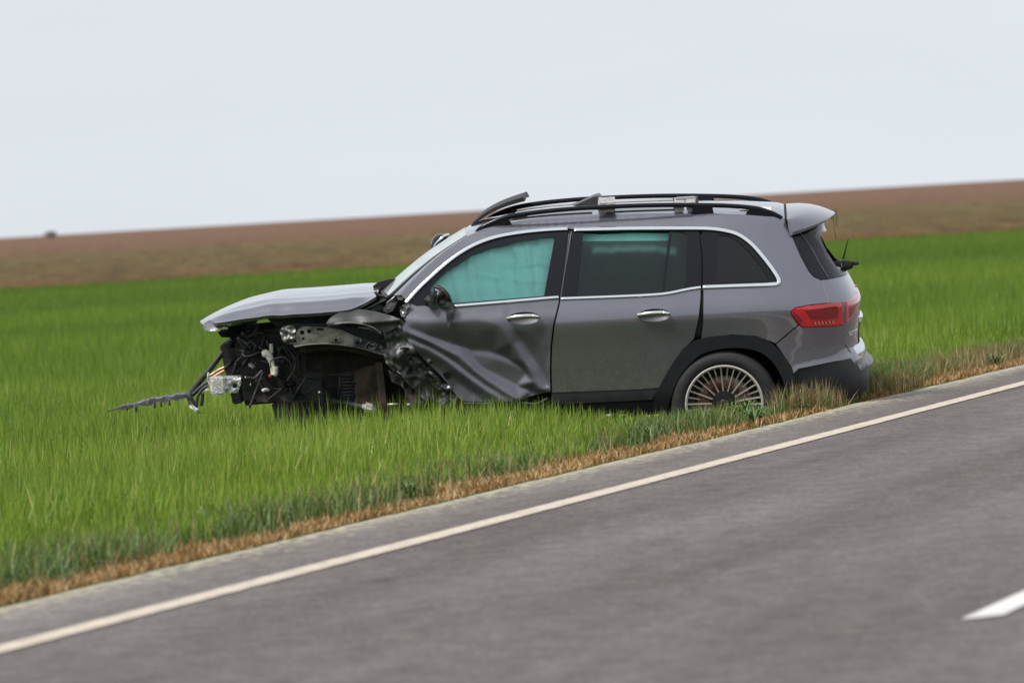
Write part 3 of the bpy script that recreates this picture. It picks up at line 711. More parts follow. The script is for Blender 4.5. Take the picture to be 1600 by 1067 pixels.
# ------------------------------------------------ inner structure, floor, wheel housings
panel('inner_structure', [(640, 482), (880, 472), (1100, 456), (1215, 449), (1262, 470), (1300, 500), (1310, 560), (1240, 590), (1226, 575), (1200, 545), (1160, 532), (1110, 536), (1075, 555), (1050, 590), (1035, 650), (690, 655), (650, 560)], M['black_matte'], off=-.075, step=.08, thick=.02, mirror=True, disp=lambda x, z: (.075 if x < -1.05 else 0.0))
rbox('floor_pan', (-1.15, 0, .30), (2.9, 1.50, .10), M['black_matte'], bev=.02)
rbox('floor_pan', (.45, 0, .42), (.75, 1.15, .12), M['black_matte'], bev=.02)
rbox('bulkhead', (-2.02, 0, .68), (.06, 1.44, .70), M['engine_black'], bev=.01)
rbox('headliner', (-.55, 0, 1.565), (1.75, 1.10, .02), M['black_matte'], bev=.005)
for s in (-1, 1):
    V = []; F = []; n = 24
    for i in range(n + 1):
        a = math.radians(-25 + 230 * i / n)
        for y in (.845, .50): V.append((HUB.x + .425 * math.cos(a), s * y, HUB.z + .425 * math.sin(a)))
    for i in range(n): F.append((2 * i, 2 * i + 1, 2 * i + 3, 2 * i + 2))
    b = len(V); V += [(HUB.x + .425 * math.cos(math.radians(-25 + 230 * i / n)), s * .50, HUB.z + .425 * math.sin(math.radians(-25 + 230 * i / n))) for i in range(n + 1)]
    F.append(tuple(range(b, b + n + 1)))
    obj('wheel_housing', V, F, M['black_matte'], car)
for sx, sy in ((-1.30, -.37), (-1.30, .37), (-.42, -.40), (-.42, .40)):
    st = rbox('seat', (sx, sy, .62), (.50, .50, .18), M['seat'], bev=.06)
    rbox('seat_back', (sx + .30, sy, .98), (.14, .48, .66), M['seat'], parent=st, bev=.06, rot=(0, -.22, 0))
    rbox('headrest', (sx + .40, sy, 1.38), (.09, .26, .17), M['seat'], parent=st, bev=.04, rot=(0, -.15, 0))
rbox('dashboard', (-1.80, 0, 1.00), (.42, 1.36, .22), M['seat'], bev=.06)

# ------------------------------------------------ roof
EDGE_PX = [(730, 369.5), (757, 357.5), (787, 350), (825, 343), (860, 339), (899, 336.5), (950, 335), (1000, 334), (1100, 333.5), (1159, 335.5), (1215, 339.5), (1227, 342.5)]
EDGE = []
for a, b in EDGE_PX: p = side(a, b); EDGE.append((p.x, p.y, p.z))
ex = [e[0] for e in EDGE]
def edge_yz(x): return float(np.interp(x, ex, [-e[1] for e in EDGE])), float(np.interp(x, ex, [e[2] for e in EDGE]))
def roof_z(x, y):
    ye, ze = edge_yz(x); q = min(1, abs(y) / ye)
    crown = float(np.interp(x, [ex[0], ex[0] + .5, -.3, ex[-1]], [.022, .030, .042, .062]))
    return ze + crown * (1 - q ** 2.6)
V = []; F = []
xs = np.linspace(ex[0], ex[-1] - .004, 60); qs = np.linspace(-1, 1, 41)
for x in xs:
    ye, ze = edge_yz(x)
    bow = .045 * max(0, 1 - (x - ex[0]) / .5)
    for q in qs:
        y = q * (ye - .002); V.append((x - bow * (1 - q * q), y, roof_z(x, y)))
nq = len(qs)
for i in range(len(xs) - 1):
    for j in range(nq - 1):
        a = i * nq + j; F.append((a, a + nq, a + nq + 1, a + 1))
roof = obj('roof', V, F, M['paint'], car)
if roof.data.polygons[200].normal.z < 0: roof.data.flip_normals()
def roof_patch(name, x0, x1, y0, y1, mtl, lift, parent=roof, th=.012):
    V = []; F = []; nx, ny = 14, 12
    for i in range(nx + 1):
        for j in range(ny + 1):
            x = x0 + (x1 - x0) * i / nx; y = y0 + (y1 - y0) * j / ny
            V.append((x, y, roof_z(x, y) + lift))
    for i in range(nx):
        for j in range(ny):
            a = i * (ny + 1) + j; F.append((a, a + ny + 1, a + ny + 2, a + 1))
    nf = len(F)
    ring = [j for j in range(ny + 1)] + [i * (ny + 1) + ny for i in range(1, nx + 1)] + [nx * (ny + 1) + j for j in range(ny - 1, -1, -1)] + [i * (ny + 1) for i in range(nx - 1, 0, -1)]
    b = len(V)
    for k in ring: V.append(V[k]); V.append((V[k][0], V[k][1], V[k][2] - th))
    for k in range(len(ring)):
        a0 = b + 2 * k; a1 = b + 2 * ((k + 1) % len(ring)); F.append((a0, a1, a1 + 1, a0 + 1))
    o = obj(name, V, F, mtl, parent, True, nf)
    bm = bmesh.new(); bm.from_mesh(o.data); bmesh.ops.recalc_face_normals(bm, faces=bm.faces); bm.to_mesh(o.data); bm.free()
    return o
def rx(px): return side(px, 345).x
roof_patch('sunroof_glass', rx(800), rx(925), -.46, .46, M['roof_glass'], .008)
roof_patch('sunroof_glass', rx(948), rx(1062), -.46, .46, M['roof_glass'], .008)

RAIL = [(741, 365.5), (748, 359), (757, 353), (780, 343), (802, 337), (847, 330.6), (899, 326), (927, 324.5), (995, 321.3), (1062, 320.3), (1120, 321), (1152, 322.5), (1182, 325.5), (1202.5, 331), (1213, 335), (1223, 339.8)]
RAIL_Y = -.575
for s in (1, -1):
    pts = [at_y(a, b, RAIL_Y) for a, b in RAIL]; pts = [Vector((p.x, p.y * s, p.z)) for p in pts]
    rail = tube('roof_rail', pts, .017, M['black_gloss'], n=10, flat=1.1, radii=[.006, .016, .018, .017, .016, .016, .016, .016, .017, .012, .005])
    for a, b, w0, w1 in ((741, 800, 0, 6), (1080, 1116, 5, 2), (1164, 1221, 9, 0)):     # feet
        top = [(a + w0 + (b - w1 - a - w0) * k / 8) for k in range(9)]
        V = []; F = []
        for k in range(9):
            pxk = a + (b - a) * k / 8; xk = rx(pxk); xt = rx(top[k])
            zt = float(np.interp(xt, [p.x for p in pts], [p.z for p in pts])); zb = roof_z(xk, RAIL_Y) - .012
            for x_, z_ in ((xk, zb), (xt, max(zt, zb + .004))):
                for yy in (-.017, .017): V.append((x_, s * (RAIL_Y + yy), z_))
        for k in range(8):
            a_ = 4 * k
            F += [(a_, a_ + 4, a_ + 6, a_ + 2), (a_ + 1, a_ + 3, a_ + 7, a_ + 5), (a_ + 2, a_ + 6, a_ + 7, a_ + 3)]
        F += [(0, 2, 3, 1), (32, 33, 35, 34)]
        obj('rail_foot', V, F, M['black_gloss'], rail, smooth=False)
# bent up sunroof deflector
prof = [(741, 349), (757, 333), (780, 320), (802, 311.5), (822, 305)]
V = []; F = []; ny = 8
P3 = [at_y(a, b, .32) for a, b in prof]
for it in range(2):
    o_ = [P3[0]]
    for a, b in zip(P3[:-1], P3[1:]): o_ += [a * .75 + b * .25, a * .25 + b * .75]
    o_.append(P3[-1]); P3 = o_
for i, p in enumerate(P3):
    t = i / (len(P3) - 1); th = .010 + .022 * t
    for j in range(ny + 1):
        y = -.10 + .66 * j / ny
        jag = (.018 * noise.noise(Vector((y * 9, 2, 1))) if t > .95 else 0)
        V.append((p.x + jag, y, p.z + .05 * (1 - ((y - .2) / .4) ** 2) * .5)); V.append((p.x + .012 + jag, y, p.z - th + .05 * (1 - ((y - .2) / .4) ** 2) * .5))
m_ = 2 * (ny + 1)
for i in range(len(P3) - 1):
    for j in range(ny):
        a = i * m_ + 2 * j; F += [(a, a + 2, a + m_ + 2, a + m_), (a + 1, a + m_ + 1, a + m_ + 3, a + 3)]
    for j in (0, ny):
        a = i * m_ + 2 * j; F.append((a, a + m_, a + m_ + 1, a + 1))
for i in (0, len(P3) - 1):
    for j in range(ny):
        a = i * m_ + 2 * j; F.append((a, a + 1, a + 3, a + 2))
o = obj('bent_deflector', V, F, M['engine_black'], car, smooth=False)
bm = bmesh.new(); bm.from_mesh(o.data); bmesh.ops.recalc_face_normals(bm, faces=bm.faces); bm.to_mesh(o.data); bm.free()
tag(o, 'dark curved strip bent up off the roof front')
# raised wedge of the sunroof and the webbing wrapped at two places over the rails
plate('raised_panel', [(884, 326), (905, 318), (926, 308), (934, 306), (938, 310), (940, 326)], -.05, M['wing_dark'], thick=.35, step=.05)
def strap(cx, ring):
    x0 = rx(cx); w0 = .048 if not ring else .06
    for k, (dx, ww) in enumerate(((-.035, .022), (-.008, .020), (.022, .030)) if not ring else ((-.05, .03), (.045, .03))):
        zt = at_y(cx, 310, -.45).z
        V = []; F = []
        ring_pts = [(-.56, -.03), (-.55, .02), (-.50, .043 + .004 * k), (-.40, .048), (-.25, .043), (-.10, .0), (-.02, -.05)]
        zr = at_y(cx, 322, RAIL_Y).z
        for y, h in ring_pts:
            for sx in (-ww, ww):
                V.append((x0 + dx + sx + .01 * math.sin(k * 3 + y * 9), y, zr + h)); V.append((x0 + dx + sx * .9, y, zr + h - .012))
        n = len(ring_pts)
        for i in range(n - 1):
            a = 4 * i
            F += [(a, a + 4, a + 6, a + 2), (a + 1, a + 3, a + 7, a + 5), (a, a + 1, a + 5, a + 4), (a + 2, a + 6, a + 7, a + 3)]
        F += [(0, 2, 3, 1), (4 * n - 4, 4 * n - 3, 4 * n - 1, 4 * n - 2)]
        o = obj('grey_strap', V, F, M['grey_cloth'], car, smooth=False)
        bm = bmesh.new(); bm.from_mesh(o.data); bmesh.ops.recalc_face_normals(bm, faces=bm.faces); bm.to_mesh(o.data); bm.free()
strap(948, False); strap(1072, True)
rbox('strap_bridge', (rx(1072), -.46, at_y(1072, 322, RAIL_Y).z + .046), (.13, .10, .018), M['grey_cloth'], bev=.006)

# ------------------------------------------------ windscreen and cowl
A0 = at_y(606, 465, -.70); A1 = at_y(731, 368.5, -.57)
V = []; F = []; NX, NY = 16, 24
for i in range(NX + 1):
    t = i / NX
    for j in range(NY + 1):
        q = -1 + 2 * j / NY
        yw = (.70 + (.57 - .70) * t)
        bow = (.10 - .05 * t) * (1 - q * q)
        x = A0.x + (A1.x - A0.x) * t; z = A0.z + (A1.z - A0.z) * t + .028 * math.sin(math.pi * t)
        V.append((x - bow * .85, q * yw, z + bow * .10 + .022 * t * (1 - abs(q) ** 2.6)))
for i in range(NX):
    for j in range(NY):
        a = i * (NY + 1) + j; F.append((a, a + NY + 1, a + NY + 2, a + 1))
ws = obj('windscreen', V, F, M['screen_glass'], car)
if ws.data.polygons[0].normal.z < 0: ws.data.flip_normals()
edge_pts = [Vector(V[i * (NY + 1)]) + Vector((.004, -.006, 0)) for i in range(NX + 1)]
tube('windscreen_seal', edge_pts, .011, M['black_plastic'], sm=0)
PE = [side(a_, b_) for a_, b_ in ((625, 460), (645, 438), (667, 416), (697, 391), (730, 369.5), (736, 366))]
for s_ in (1, -1):
    V2 = []; F2 = []
    for i, e_ in enumerate(edge_pts):
        t_ = i / NX; k_ = t_ * 5; j_ = min(4, int(k_)); pe = PE[j_].lerp(PE[j_ + 1], k_ - j_)
        V2 += [(e_.x + .005, s_ * (e_.y + .01), e_.z - .006), (.5 * (e_.x + pe.x), s_ * .5 * (e_.y + pe.y), .5 * (e_.z + pe.z) + .004), (pe.x + .004, s_ * (pe.y + .006), pe.z - .004)]
    for i in range(NX):
        for k_ in range(2): F2.append((3 * i + k_, 3 * i + k_ + 1, 3 * i + k_ + 4, 3 * i + k_ + 3))
    obj('pillar_return', V2, F2, M['paint'], car)
tube('windscreen_seal', [Vector((p.x, -p.y, p.z)) for p in edge_pts], .011, M['black_plastic'], sm=0)
cw = [Vector(V[j]) for j in range(NY + 1)]
tube('windscreen_seal', cw, .016, M['black_plastic'], sm=0)
V = []; F = []
for j in range(NY + 1):
    p = cw[j]; V += [(p.x, p.y, p.z - .01), (p.x - .16, p.y * 1.05, p.z - .07 + .03 * noise.noise(Vector((p.y * 6, 1, 1)))), (p.x - .22, p.y * 1.08, p.z - .20)]
for j in range(NY):
    for k in range(2): F.append((3 * j + k, 3 * j + k + 1, 3 * j + k + 4, 3 * j + k + 3))
obj('cowl_panel', V, F, M['black_plastic'], car)

# mirror on the far side
mb = at_y(690, 386, .98)
bm = bmesh.new(); bmesh.ops.create_uvsphere(bm, u_segments=20, v_segments=12, radius=1)
for v in bm.verts:
    x, y, z = v.co
    v.co = Vector((x * .055 + .02 * (1 - z * z), y * .11, z * .075)) if x > 0 else Vector((x * .075, y * .11, z * .075))
R = Matrix.Rotation(math.radians(38), 3, 'Y')
for v in bm.verts: v.co = R @ v.co + Vector((mb.x, mb.y, mb.z + .02))
me = bpy.data.meshes.new('door_mirror'); bm.to_mesh(me); bm.free(); me.materials.append(M['black_gloss'])
for p in me.polygons: p.use_smooth = True
mo = bpy.data.objects.new('door_mirror', me); COL.objects.link(mo); mo.parent = car
tube('mirror_cap', [Vector((mb.x - .065, mb.y - .02, mb.z - .055)), Vector((mb.x - .045, mb.y - .09, mb.z + .02)), Vector((mb.x + .03, mb.y - .09, mb.z + .085)), Vector((mb.x + .055, mb.y - .02, mb.z + .085))], .011, M['chrome'], mo, sm=2)
tube('mirror_arm', [Vector((mb.x + .02, .80, mb.z - .10)), Vector((mb.x + .02, .93, mb.z - .03))], .025, M['black_plastic'], mo, sm=0)

# ------------------------------------------------ spoiler and tailgate
NYs = 40
c_c = at_y(1238, 363.5, -.655); c_t = at_y(1303.5, 332.5, 0.0); lead_x = rx(1229)
V = []; F = []
prof_k = [0, .12, .3, .5, .7, .85, .95, 1.0]
def sp_tip(q):
    f = (1 - abs(q) ** 2.2) ** (1 / 1.6)
    return c_c.x + (c_t.x - c_c.x) * f, c_c.z + (c_t.z - c_c.z) * (.74 * f + .26 * (1 - abs(q) ** 2.2))
for j in range(NYs + 1):
    q = -1 + 2 * j / NYs; y = q * .655
    tx, tz = sp_tip(q); ye_, ze_ = edge_yz(lead_x); lz = roof_z(lead_x, y * ye_ / .655)
    for u in prof_k:                                         # top skin
        x = lead_x + .004 + (tx - lead_x) * u; V.append((x, y * (1 - .05 * (1 - u)), lz + (tz - lz) * u ** 2.6 + .004 * math.sin(math.pi * u)))
    V.append((tx - .006, y, tz - .020))                       # trailing edge
    V.append((lead_x + (tx - lead_x) * .55, y * .985, tz - .022))
    V.append((lead_x + .012, y * .97, lz - .09 - .0 * abs(q)))
mS = len(prof_k) + 3
for j in range(NYs):
    for k in range(mS - 1): a_ = j * mS + k; F.append((a_, a_ + mS, a_ + mS + 1, a_ + 1))
F += [tuple(range(mS)), tuple(range(NYs * mS, NYs * mS + mS))]
spo = obj('roof_spoiler', V, F, M['paint'], car)
spo.data.materials.append(M['black_plastic'])
for j in range(NYs):
    for k in range(mS - 1):
        if k >= len(prof_k): spo.data.polygons[j * (mS - 1) + k].material_index = 1
bm = bmesh.new(); bm.from_mesh(spo.data); bmesh.ops.recalc_face_normals(bm, faces=bm.faces); bm.to_mesh(spo.data); bm.free()
spo.data.set_sharp_from_angle(angle=math.radians(42))
Tt = [None] * 4 + [Vector((c_t.x - .02, 0, c_t.z))]; Tb = [c_c]

tube('roof_end_seal', [(ex[-1] + .006, q_ * edge_yz(ex[-1])[0] * .985, roof_z(ex[-1], q_ * edge_yz(ex[-1])[0] * .985) - .020) for q_ in np.linspace(-1, 1, 21)], .018, M['black_matte'], roof, sm=0)
# tailgate in (y, z): seam and lower outline from the photo, mirrored
def yzs(pxs): return [(p.y, p.z) for p in (rear(a, b) for a, b in pxs)]
def rear_sheet(name, pl, mtl, parent, off=0.0, step=.03, holes=(), thick=.02, disp=None):
    def fn(y, z): return (float(RX(y, z)) + off + (disp(y, z) if disp else 0), y, z)
    return sheet3(name, pl, holes, step, fn, mtl, parent, thick, lip=lambda u, v: Vector((-thick, 0, 0)))
def rear_outline(left):      # left: list (y,z) top to bottom on the near side -> closed ccw polygon
    return left + [(-y, z) for y, z in reversed(left)]
SEAM_LO = yzs([(1283.5, 438), (1294.5, 473.5), (1317.5, 471.5), (1319.5, 507), (1319.8, 537), (1330, 551)])
low = SEAM_LO + [(-.45, SEAM_LO[-1][1] - .02)]
tg = rear_sheet('tailgate', rear_outline(low), M['paint'], car, step=.035)
ztop = SEAM_LO[0][1]; ytop = SEAM_LO[0][0]
z_sp = Tb[0].z
up_l = yzs([(1238.5, 366), (1247, 384), (1253.5, 401.6), (1265.5, 424), (1273.5, 433), (1282, 437)])
hole = [(0, z_sp + .01), (-.25, z_sp + .005), (-.44, z_sp - .01), (-.50, z_sp - .04), (-.515, z_sp - .16), (-.53, ztop + .14), (-.50, ztop + .06), (-.42, ztop + .035), (0, ztop + .02), (.42, ztop + .035), (.50, ztop + .06), (.53, ztop + .14), (.515, z_sp - .16), (.50, z_sp - .04), (.44, z_sp - .01), (.25, z_sp + .005)]
fr = [(-.02, z_sp + .062), (-.25, z_sp + .055), (-.45, z_sp + .035), (-.585, z_sp + .005), (-.60, z_sp - .12), (-.63, ztop + .12), (-.655, ztop + .004)]
gf = rear_sheet('tailgate_frame', rear_outline(fr), M['black_gloss'], tg, off=.002, holes=[hole], step=.03, thick=.03)
for s in (1, -1):
    pl = [(up_l[0][0], up_l[0][1])] + up_l[1:] + [(-.66, ztop + .004), (-.635, ztop + .12), (-.605, z_sp - .12), (-.59, z_sp + .0)]
    pl = [(y * s, z) for y, z in pl]
    rear_sheet('side_spoiler_trim', pl, M['black_gloss'], tg, off=.004, step=.03, thick=.02)
    tube('glass_edge', [(float(RX(y, z)) + .006, y * s, z) for y, z in ((-.59, z_sp), (-.605, z_sp - .12), (-.635, ztop + .12), (-.66, ztop + .004))], .006, M['wing_dark'], tg, n=6)
# broken glass rim left in the frame
GL = [(y * 1.0, z) for y, z in hole]
inn = []
for i, (y, z) in enumerate(densify(hole, .05)):
    cy, cz = 0, (z_sp + ztop) / 2
    k = .045 + .035 * random.random(); L = math.hypot(y - cy, z - cz); inn.append((y + (cy - y) / L * k, z + (cz - z) / L * k))
out_ = [(y * 1.03, cz + (z - cz) * 1.06) for y, z in densify(hole, .05)]
rear_sheet('broken_glass', out_, M['dark_glass'], tg, off=-.006, holes=[inn], step=.05, thick=.004)
LT = yzs([(1320.5, 471), (1326, 469), (1332, 466)]); LB = yzs([(1321.5, 504), (1326, 498), (1332, 490)])
print('lamp', LT, LB)
zt_, zb_ = LT[-1][1] + .03, LB[-1][1] + .06
LT += [(-.30, zt_), (-.08, zt_ + .012)]; LB += [(-.30, zb_), (-.08, zb_ + .02)]
for s in (1, -1):
    pl = [(y * s, z) for y, z in LT + LB[::-1]]
    rear_sheet('tailgate_lamp', pl, M['lamp_sheen'], tg, off=.014, step=.025, thick=.016)
    pl2 = [(LT[0][0] + .02, LT[0][1] - .05), (LT[1][0] + .02, LT[1][1] - .045), (LT[2][0], LT[2][1] - .04), (LB[2][0], LB[2][1] + .03), (LB[0][0] + .02, LB[0][1] + .03)]
    rear_sheet('lamp_insert', [(y * s, z) for y, z in pl2], M['lamp_dark'], tg, off=.020, step=.03, thick=.004)
# badge letters: plain short chrome bars in two rows
for a, b, c in ((1327, 520, 1339), (1327.5, 523.5, 1333)):
    q = yzs([(a, b + .8), (a, b - 1.2), (c, b - 6.0 * (c - a) / 12), (c, b + 1.4 - 6.0 * (c - a) / 12)])
    rear_sheet('badge_bar', q, M['chrome'], tg, off=.006, step=.03, thick=.006)
rear_sheet('plate_recess', [(-.26, .80), (-.26, .66), (.26, .66), (.26, .80)], M['black_plastic'], tg, off=.004, step=.05, thick=.004)
rear_sheet('chrome_bar', [(-.30, .845), (-.30, .815), (.30, .815), (.30, .845)], M['chrome'], tg, off=.02, step=.05, thick=.02)
# bumper step and chrome guard across the rear
def rear_band(name, y0, z0, z1, off, mtl, bulge=.02, yc=None):
    V = []; F = []; n = 40; prof_ = [(z0, 0), (z0 + (z1 - z0) * .15, .7), (z0 + (z1 - z0) * .5, 1), (z0 + (z1 - z0) * .85, .7), (z1, 0)]
    for j in range(n + 1):
        y = -y0 + 2 * y0 * j / n
        for z, k in prof_: V.append((float(RX(y, z)) + off + bulge * k * (1 - abs(y / y0) ** 5) - .03 * abs(y / y0) ** 8, y, z))
    m5 = len(prof_)
    for j in range(n):
        for k in range(m5 - 1): a = j * m5 + k; F.append((a, a + m5, a + m5 + 1, a + 1))
    F += [tuple(range(m5)), tuple(range(n * m5, n * m5 + m5))]
    o = obj(name, V, F, mtl, car)
    bm = bmesh.new(); bm.from_mesh(o.data); bmesh.ops.recalc_face_normals(bm, faces=bm.faces); bm.to_mesh(o.data); bm.free()
    return o
zb = rear(1340, 548).z
rear_band('rear_bumper', .70, zb - .10, zb + .05, -.02, M['paint'], .04)
rear_band('bumper_guard', .56, zb - .05, zb + .045, .005, M['satin_chrome'], .030)
rear_band('rear_skid_plate', .54, zb - .13, zb - .055, .01, M['alu_dull'], .04)
rear_band('rear_valance', .74, zb - .30, zb - .08, -.03, M['arch_plastic'], .03)
# wiper motor and loose wires
wm = rear(1318, 428); wc = Vector((float(RX(-.10, wm.z)) + .0, -.10, wm.z + .0))
tube('wiper_motor', [wc + Vector((-.10, .0, .02)), wc + Vector((-.02, 0, .035)), wc + Vector((.045, 0, .04))], .034, M['engine_black'], tg, n=10, sm=1, radii=[.045, .04, .022])
tube('wiper_spindle', [wc + Vector((.03, 0, .045)), wc + Vector((.085, -.02, .05))], .014, M['black_plastic'], tg, sm=0)
tube('motor_bracket', [wc + Vector((-.14, -.22, -.01)), wc + Vector((-.06, -.12, .0)), wc + Vector((.0, .0, -.01)), wc + Vector((-.03, .15, -.015))], .012, M['alu'], tg)
tipx = Tt[4]
tube('loose_wire', [(tipx.x + .03, -.12, tipx.z + .03), (tipx.x + .035, -.12, tipx.z - .03), (tipx.x + .03, -.13, tipx.z - .09)], .0022, M['black_plastic'], spo, n=5)
tube('loose_wire', [(tipx.x + .01, -.16, tipx.z + .0), (tipx.x + .012, -.16, tipx.z - .10), (tipx.x + .02, -.17, tipx.z - .17)], .0018, M['black_plastic'], spo, n=5)
q0 = wc + Vector((-.02, 0, .08))
tube('loose_wire', [q0, q0 + Vector((.02, 0, .06)), q0 + Vector((.045, .01, .14))], .006, M['black_plastic'], tg, n=6, radii=[.009, .005, .0015])

# ------------------------------------------------ wheels
def lathe(name, prof, mtl, parent, n=64, cx=0.0):
    V = []; F = []; m = len(prof)
    for i in range(n):
        a = 2 * math.pi * i / n
        for r, y in prof: V.append((r * math.cos(a), y, r * math.sin(a)))
    for i in range(n):
        for j in range(m - 1):
            F.append((i * m + j, ((i + 1) % n) * m + j, ((i + 1) % n) * m + j + 1, i * m + j + 1))
    o = obj(name, V, F, mtl, parent)
    bm = bmesh.new(); bm.from_mesh(o.data); bmesh.ops.recalc_face_normals(bm, faces=bm.faces); bm.to_mesh(o.data); bm.free()
    return o
def wheel(loc, flip, name='wheel'):
    R = .362; RR = .265
    tyre = lathe('wheel', [(RR - .012, .09), (RR, .118), (RR + .02, .128), (RR + .05, .130), (R - .03, .122), (R - .012, .108), (R - .003, .085), (R, .05), (R - .006, .048), (R - .006, .042), (R, .04), (R, -.04), (R - .012, -.108), (RR, -.12), (RR - .012, -.09)], M['rubber'], car)
    tyre.location = loc
    if flip: tyre.rotation_euler = (0, 0, math.pi)
    rim = lathe('rim', [(RR, -.10), (RR - .02, -.10), (RR - .03, -.06), (RR - .03, .07), (RR - .018, .098)], M['rim_dark'], tyre)
    lathe('rim_lip', [(RR - .020, .085), (RR - .016, .117), (RR - .002, .122), (RR + .004, .112)], M['spoke'], tyre)
    lathe('wheel_face', [(.002, .055), (.07, .058), (.10, .045), (RR - .05, .052), (RR - .02, .085)], M['rim_dark'], tyre, n=48)
    lathe('brake_disc', [(.10, .054), (.105, .060), (.185, .062), (.19, .054)], M['disc'], tyre, n=48)
    lathe('hub_cap', [(.0, .085), (.022, .085), (.032, .078), (.036, .056)], M['rim_dark'], tyre, n=24)
    n = 34
    for k in range(n):
        a = 2 * math.pi * k / n + .05; long_ = (k % 2 == 0)
        r0 = .085 if long_ else .165; hw = .0036
        c, s_ = math.cos(a), math.sin(a); V = []; F = []
        for r, yf, yb in ((r0, .080, .050), (r0 + (RR - r0) * .6, .098, .058), (RR - .014, .114, .075)):
            for sgn in (-1, 1):
                for yy, ww in ((yf, hw), (yb, hw * 1.6)):
                    V.append((r * c - sgn * ww * s_, yy, r * s_ + sgn * ww * c))
        for i in range(2):
            a0 = 4 * i
            F += [(a0, a0 + 4, a0 + 6, a0 + 2), (a0, a0 + 1, a0 + 5, a0 + 4), (a0 + 2, a0 + 6, a0 + 7, a0 + 3)]
        F += [(0, 2, 3, 1)]
        o = obj('spoke', V, F, M['spoke'], tyre, smooth=False)
    return tyre
# the profile's outer face is +y, so the near wheel is turned round
wheel(HUB, True); wheel(Vector((HUB.x, -HUB.y, HUB.z)), False); wheel(Vector((-2.78, .78, HUB.z)), False)

# ------------------------------------------------ bonnet, pushed back and lifted
BE = [(319, 509), (326, 507), (336, 505), (354, 502.5), (376, 499), (400, 495.5), (421, 492.2), (453, 491.4), (478, 490.2), (502, 488.6), (526, 486.6), (547, 484), (560, 478.5), (572, 472.5), (588, 462.8)]
BW = [.26, .40, .52, .62, .67, .70, .72, .74, .745, .75, .75, .745, .73, .71, .67]
BH = [.004, .010, .018, .026, .03, .032, .034, .036, .036, .036, .036, .036, .024, .010, -.004]
E3 = [at_y(a, b, -w_) for (a, b), w_ in zip(BE, BW)]
su = np.linspace(0, len(BE) - 1, 56); ii = np.arange(len(BE))
bx_ = np.interp(su, ii, [p.x for p in E3]); bz_ = np.interp(su, ii, [p.z for p in E3]); bw_ = np.interp(su, ii, BW); bh_ = np.interp(su, ii, BH)
for _ in range(3):
    for arr in (bx_, bz_, bw_, bh_): arr[1:-1] = .25 * arr[:-2] + .5 * arr[1:-1] + .25 * arr[2:]
qs = np.concatenate([np.linspace(-1, -.8, 9), np.linspace(-.76, .76, 33), np.linspace(.8, 1, 9)])
V = []; F = []
for i in range(len(su)):
    t = i / (len(su) - 1)
    for q in qs:
        e = 1 - abs(q); ch = float(sstep(0, .14, e)); rib = .006 * math.exp(-((abs(q) - .62) / .08) ** 2) * min(1, t * 4)
        nose = -.0 if t > .2 else 0
        dent = -.010 * math.exp(-((bx_[i] + 2.96) / .05) ** 2 - ((q + .93) / .08) ** 2) + .006 * noise.noise(Vector((bx_[i] * 5, q * 3, 2))) * (1 if t < .4 else .4)
        fwd = 0.05 * (1 - q * q) * max(0, 1 - t * 5)
        V.append((bx_[i] - fwd, q * bw_[i], bz_[i] + bh_[i] * 1.75 * ch + .042 * min(1, .2 + t * 2.2) * (1 - q * q) + rib + dent))
n = len(qs)
for i in range(len(su) - 1):
    for j in range(n - 1):
        a = i * n + j; F.append((a, a + n, a + n + 1, a + 1))
nf = len(F); b = len(V)
ring = [(i * n, 0) for i in range(len(su))]
for j0 in (0, n - 1):
    b = len(V); s = 1 if j0 == 0 else -1
    for i in range(len(su)):
        p = V[i * n + j0]; V.append(p); V.append((p[0], p[1] + s * .012, p[2] - .022)); V.append((p[0], p[1] + s * .10, p[2] - .018))
    for i in range(len(su) - 1):
        a = b + 3 * i; F += [(a, a + 1, a + 4, a + 3), (a + 1, a + 2, a + 5, a + 4)]
# underside
b = len(V)
for i in range(len(su)):
    for q in (-.9, -.3, .3, .9): V.append((bx_[i] + .01, q * bw_[i], bz_[i] - .016))
for i in range(len(su) - 1):
    for j in range(3): a = b + i * 4 + j; F.append((a, a + 1, a + 5, a + 4))
bonnet = obj('bonnet', V, F, M['paint'], car)
bonnet.data.set_sharp_from_angle(angle=math.radians(50))
lip = plate('bonnet_lip', [(316.5, 510.5), (319, 505), (326, 500.5), (338, 503.5), (346, 507.5), (360, 508.5), (382, 503.5), (403.5, 497.8), (404, 501.8), (380, 506.5), (354, 511.3), (336, 516.8), (324, 517.6), (318.5, 515.5)], -.50, M['paint'], parent=bonnet, thick=.02, step=.015, lean=(-.25, .4), disp=crumple(.01, 12))
plate('cowl_side', [(584, 463), (604, 460), (622, 450), (640, 462), (642, 480), (632, 502), (590, 494)], -.56, M['black_matte'], thick=.04, step=.03)
px_tube('bonnet_hinge', [(586, 456), (590, 461), (597, 464), (604, 459)], -.60, .010, M['engine_black'])
plate('cowl_flap', [(582.5, 447), (590, 441.5), (606, 437), (620, 435.5), (612, 444), (600, 452), (592, 461), (586, 458)], -.20, M['black_matte'], thick=.03, step=.03)

plate('wing_rail', [(418, 498), (470, 494), (520, 491), (560, 487), (585, 492), (580, 512), (520, 508), (470, 506), (440, 512), (425, 506)], -.50, M['engine_black'], thick=.05, step=.04, disp=crumple(.02, 8, 15))
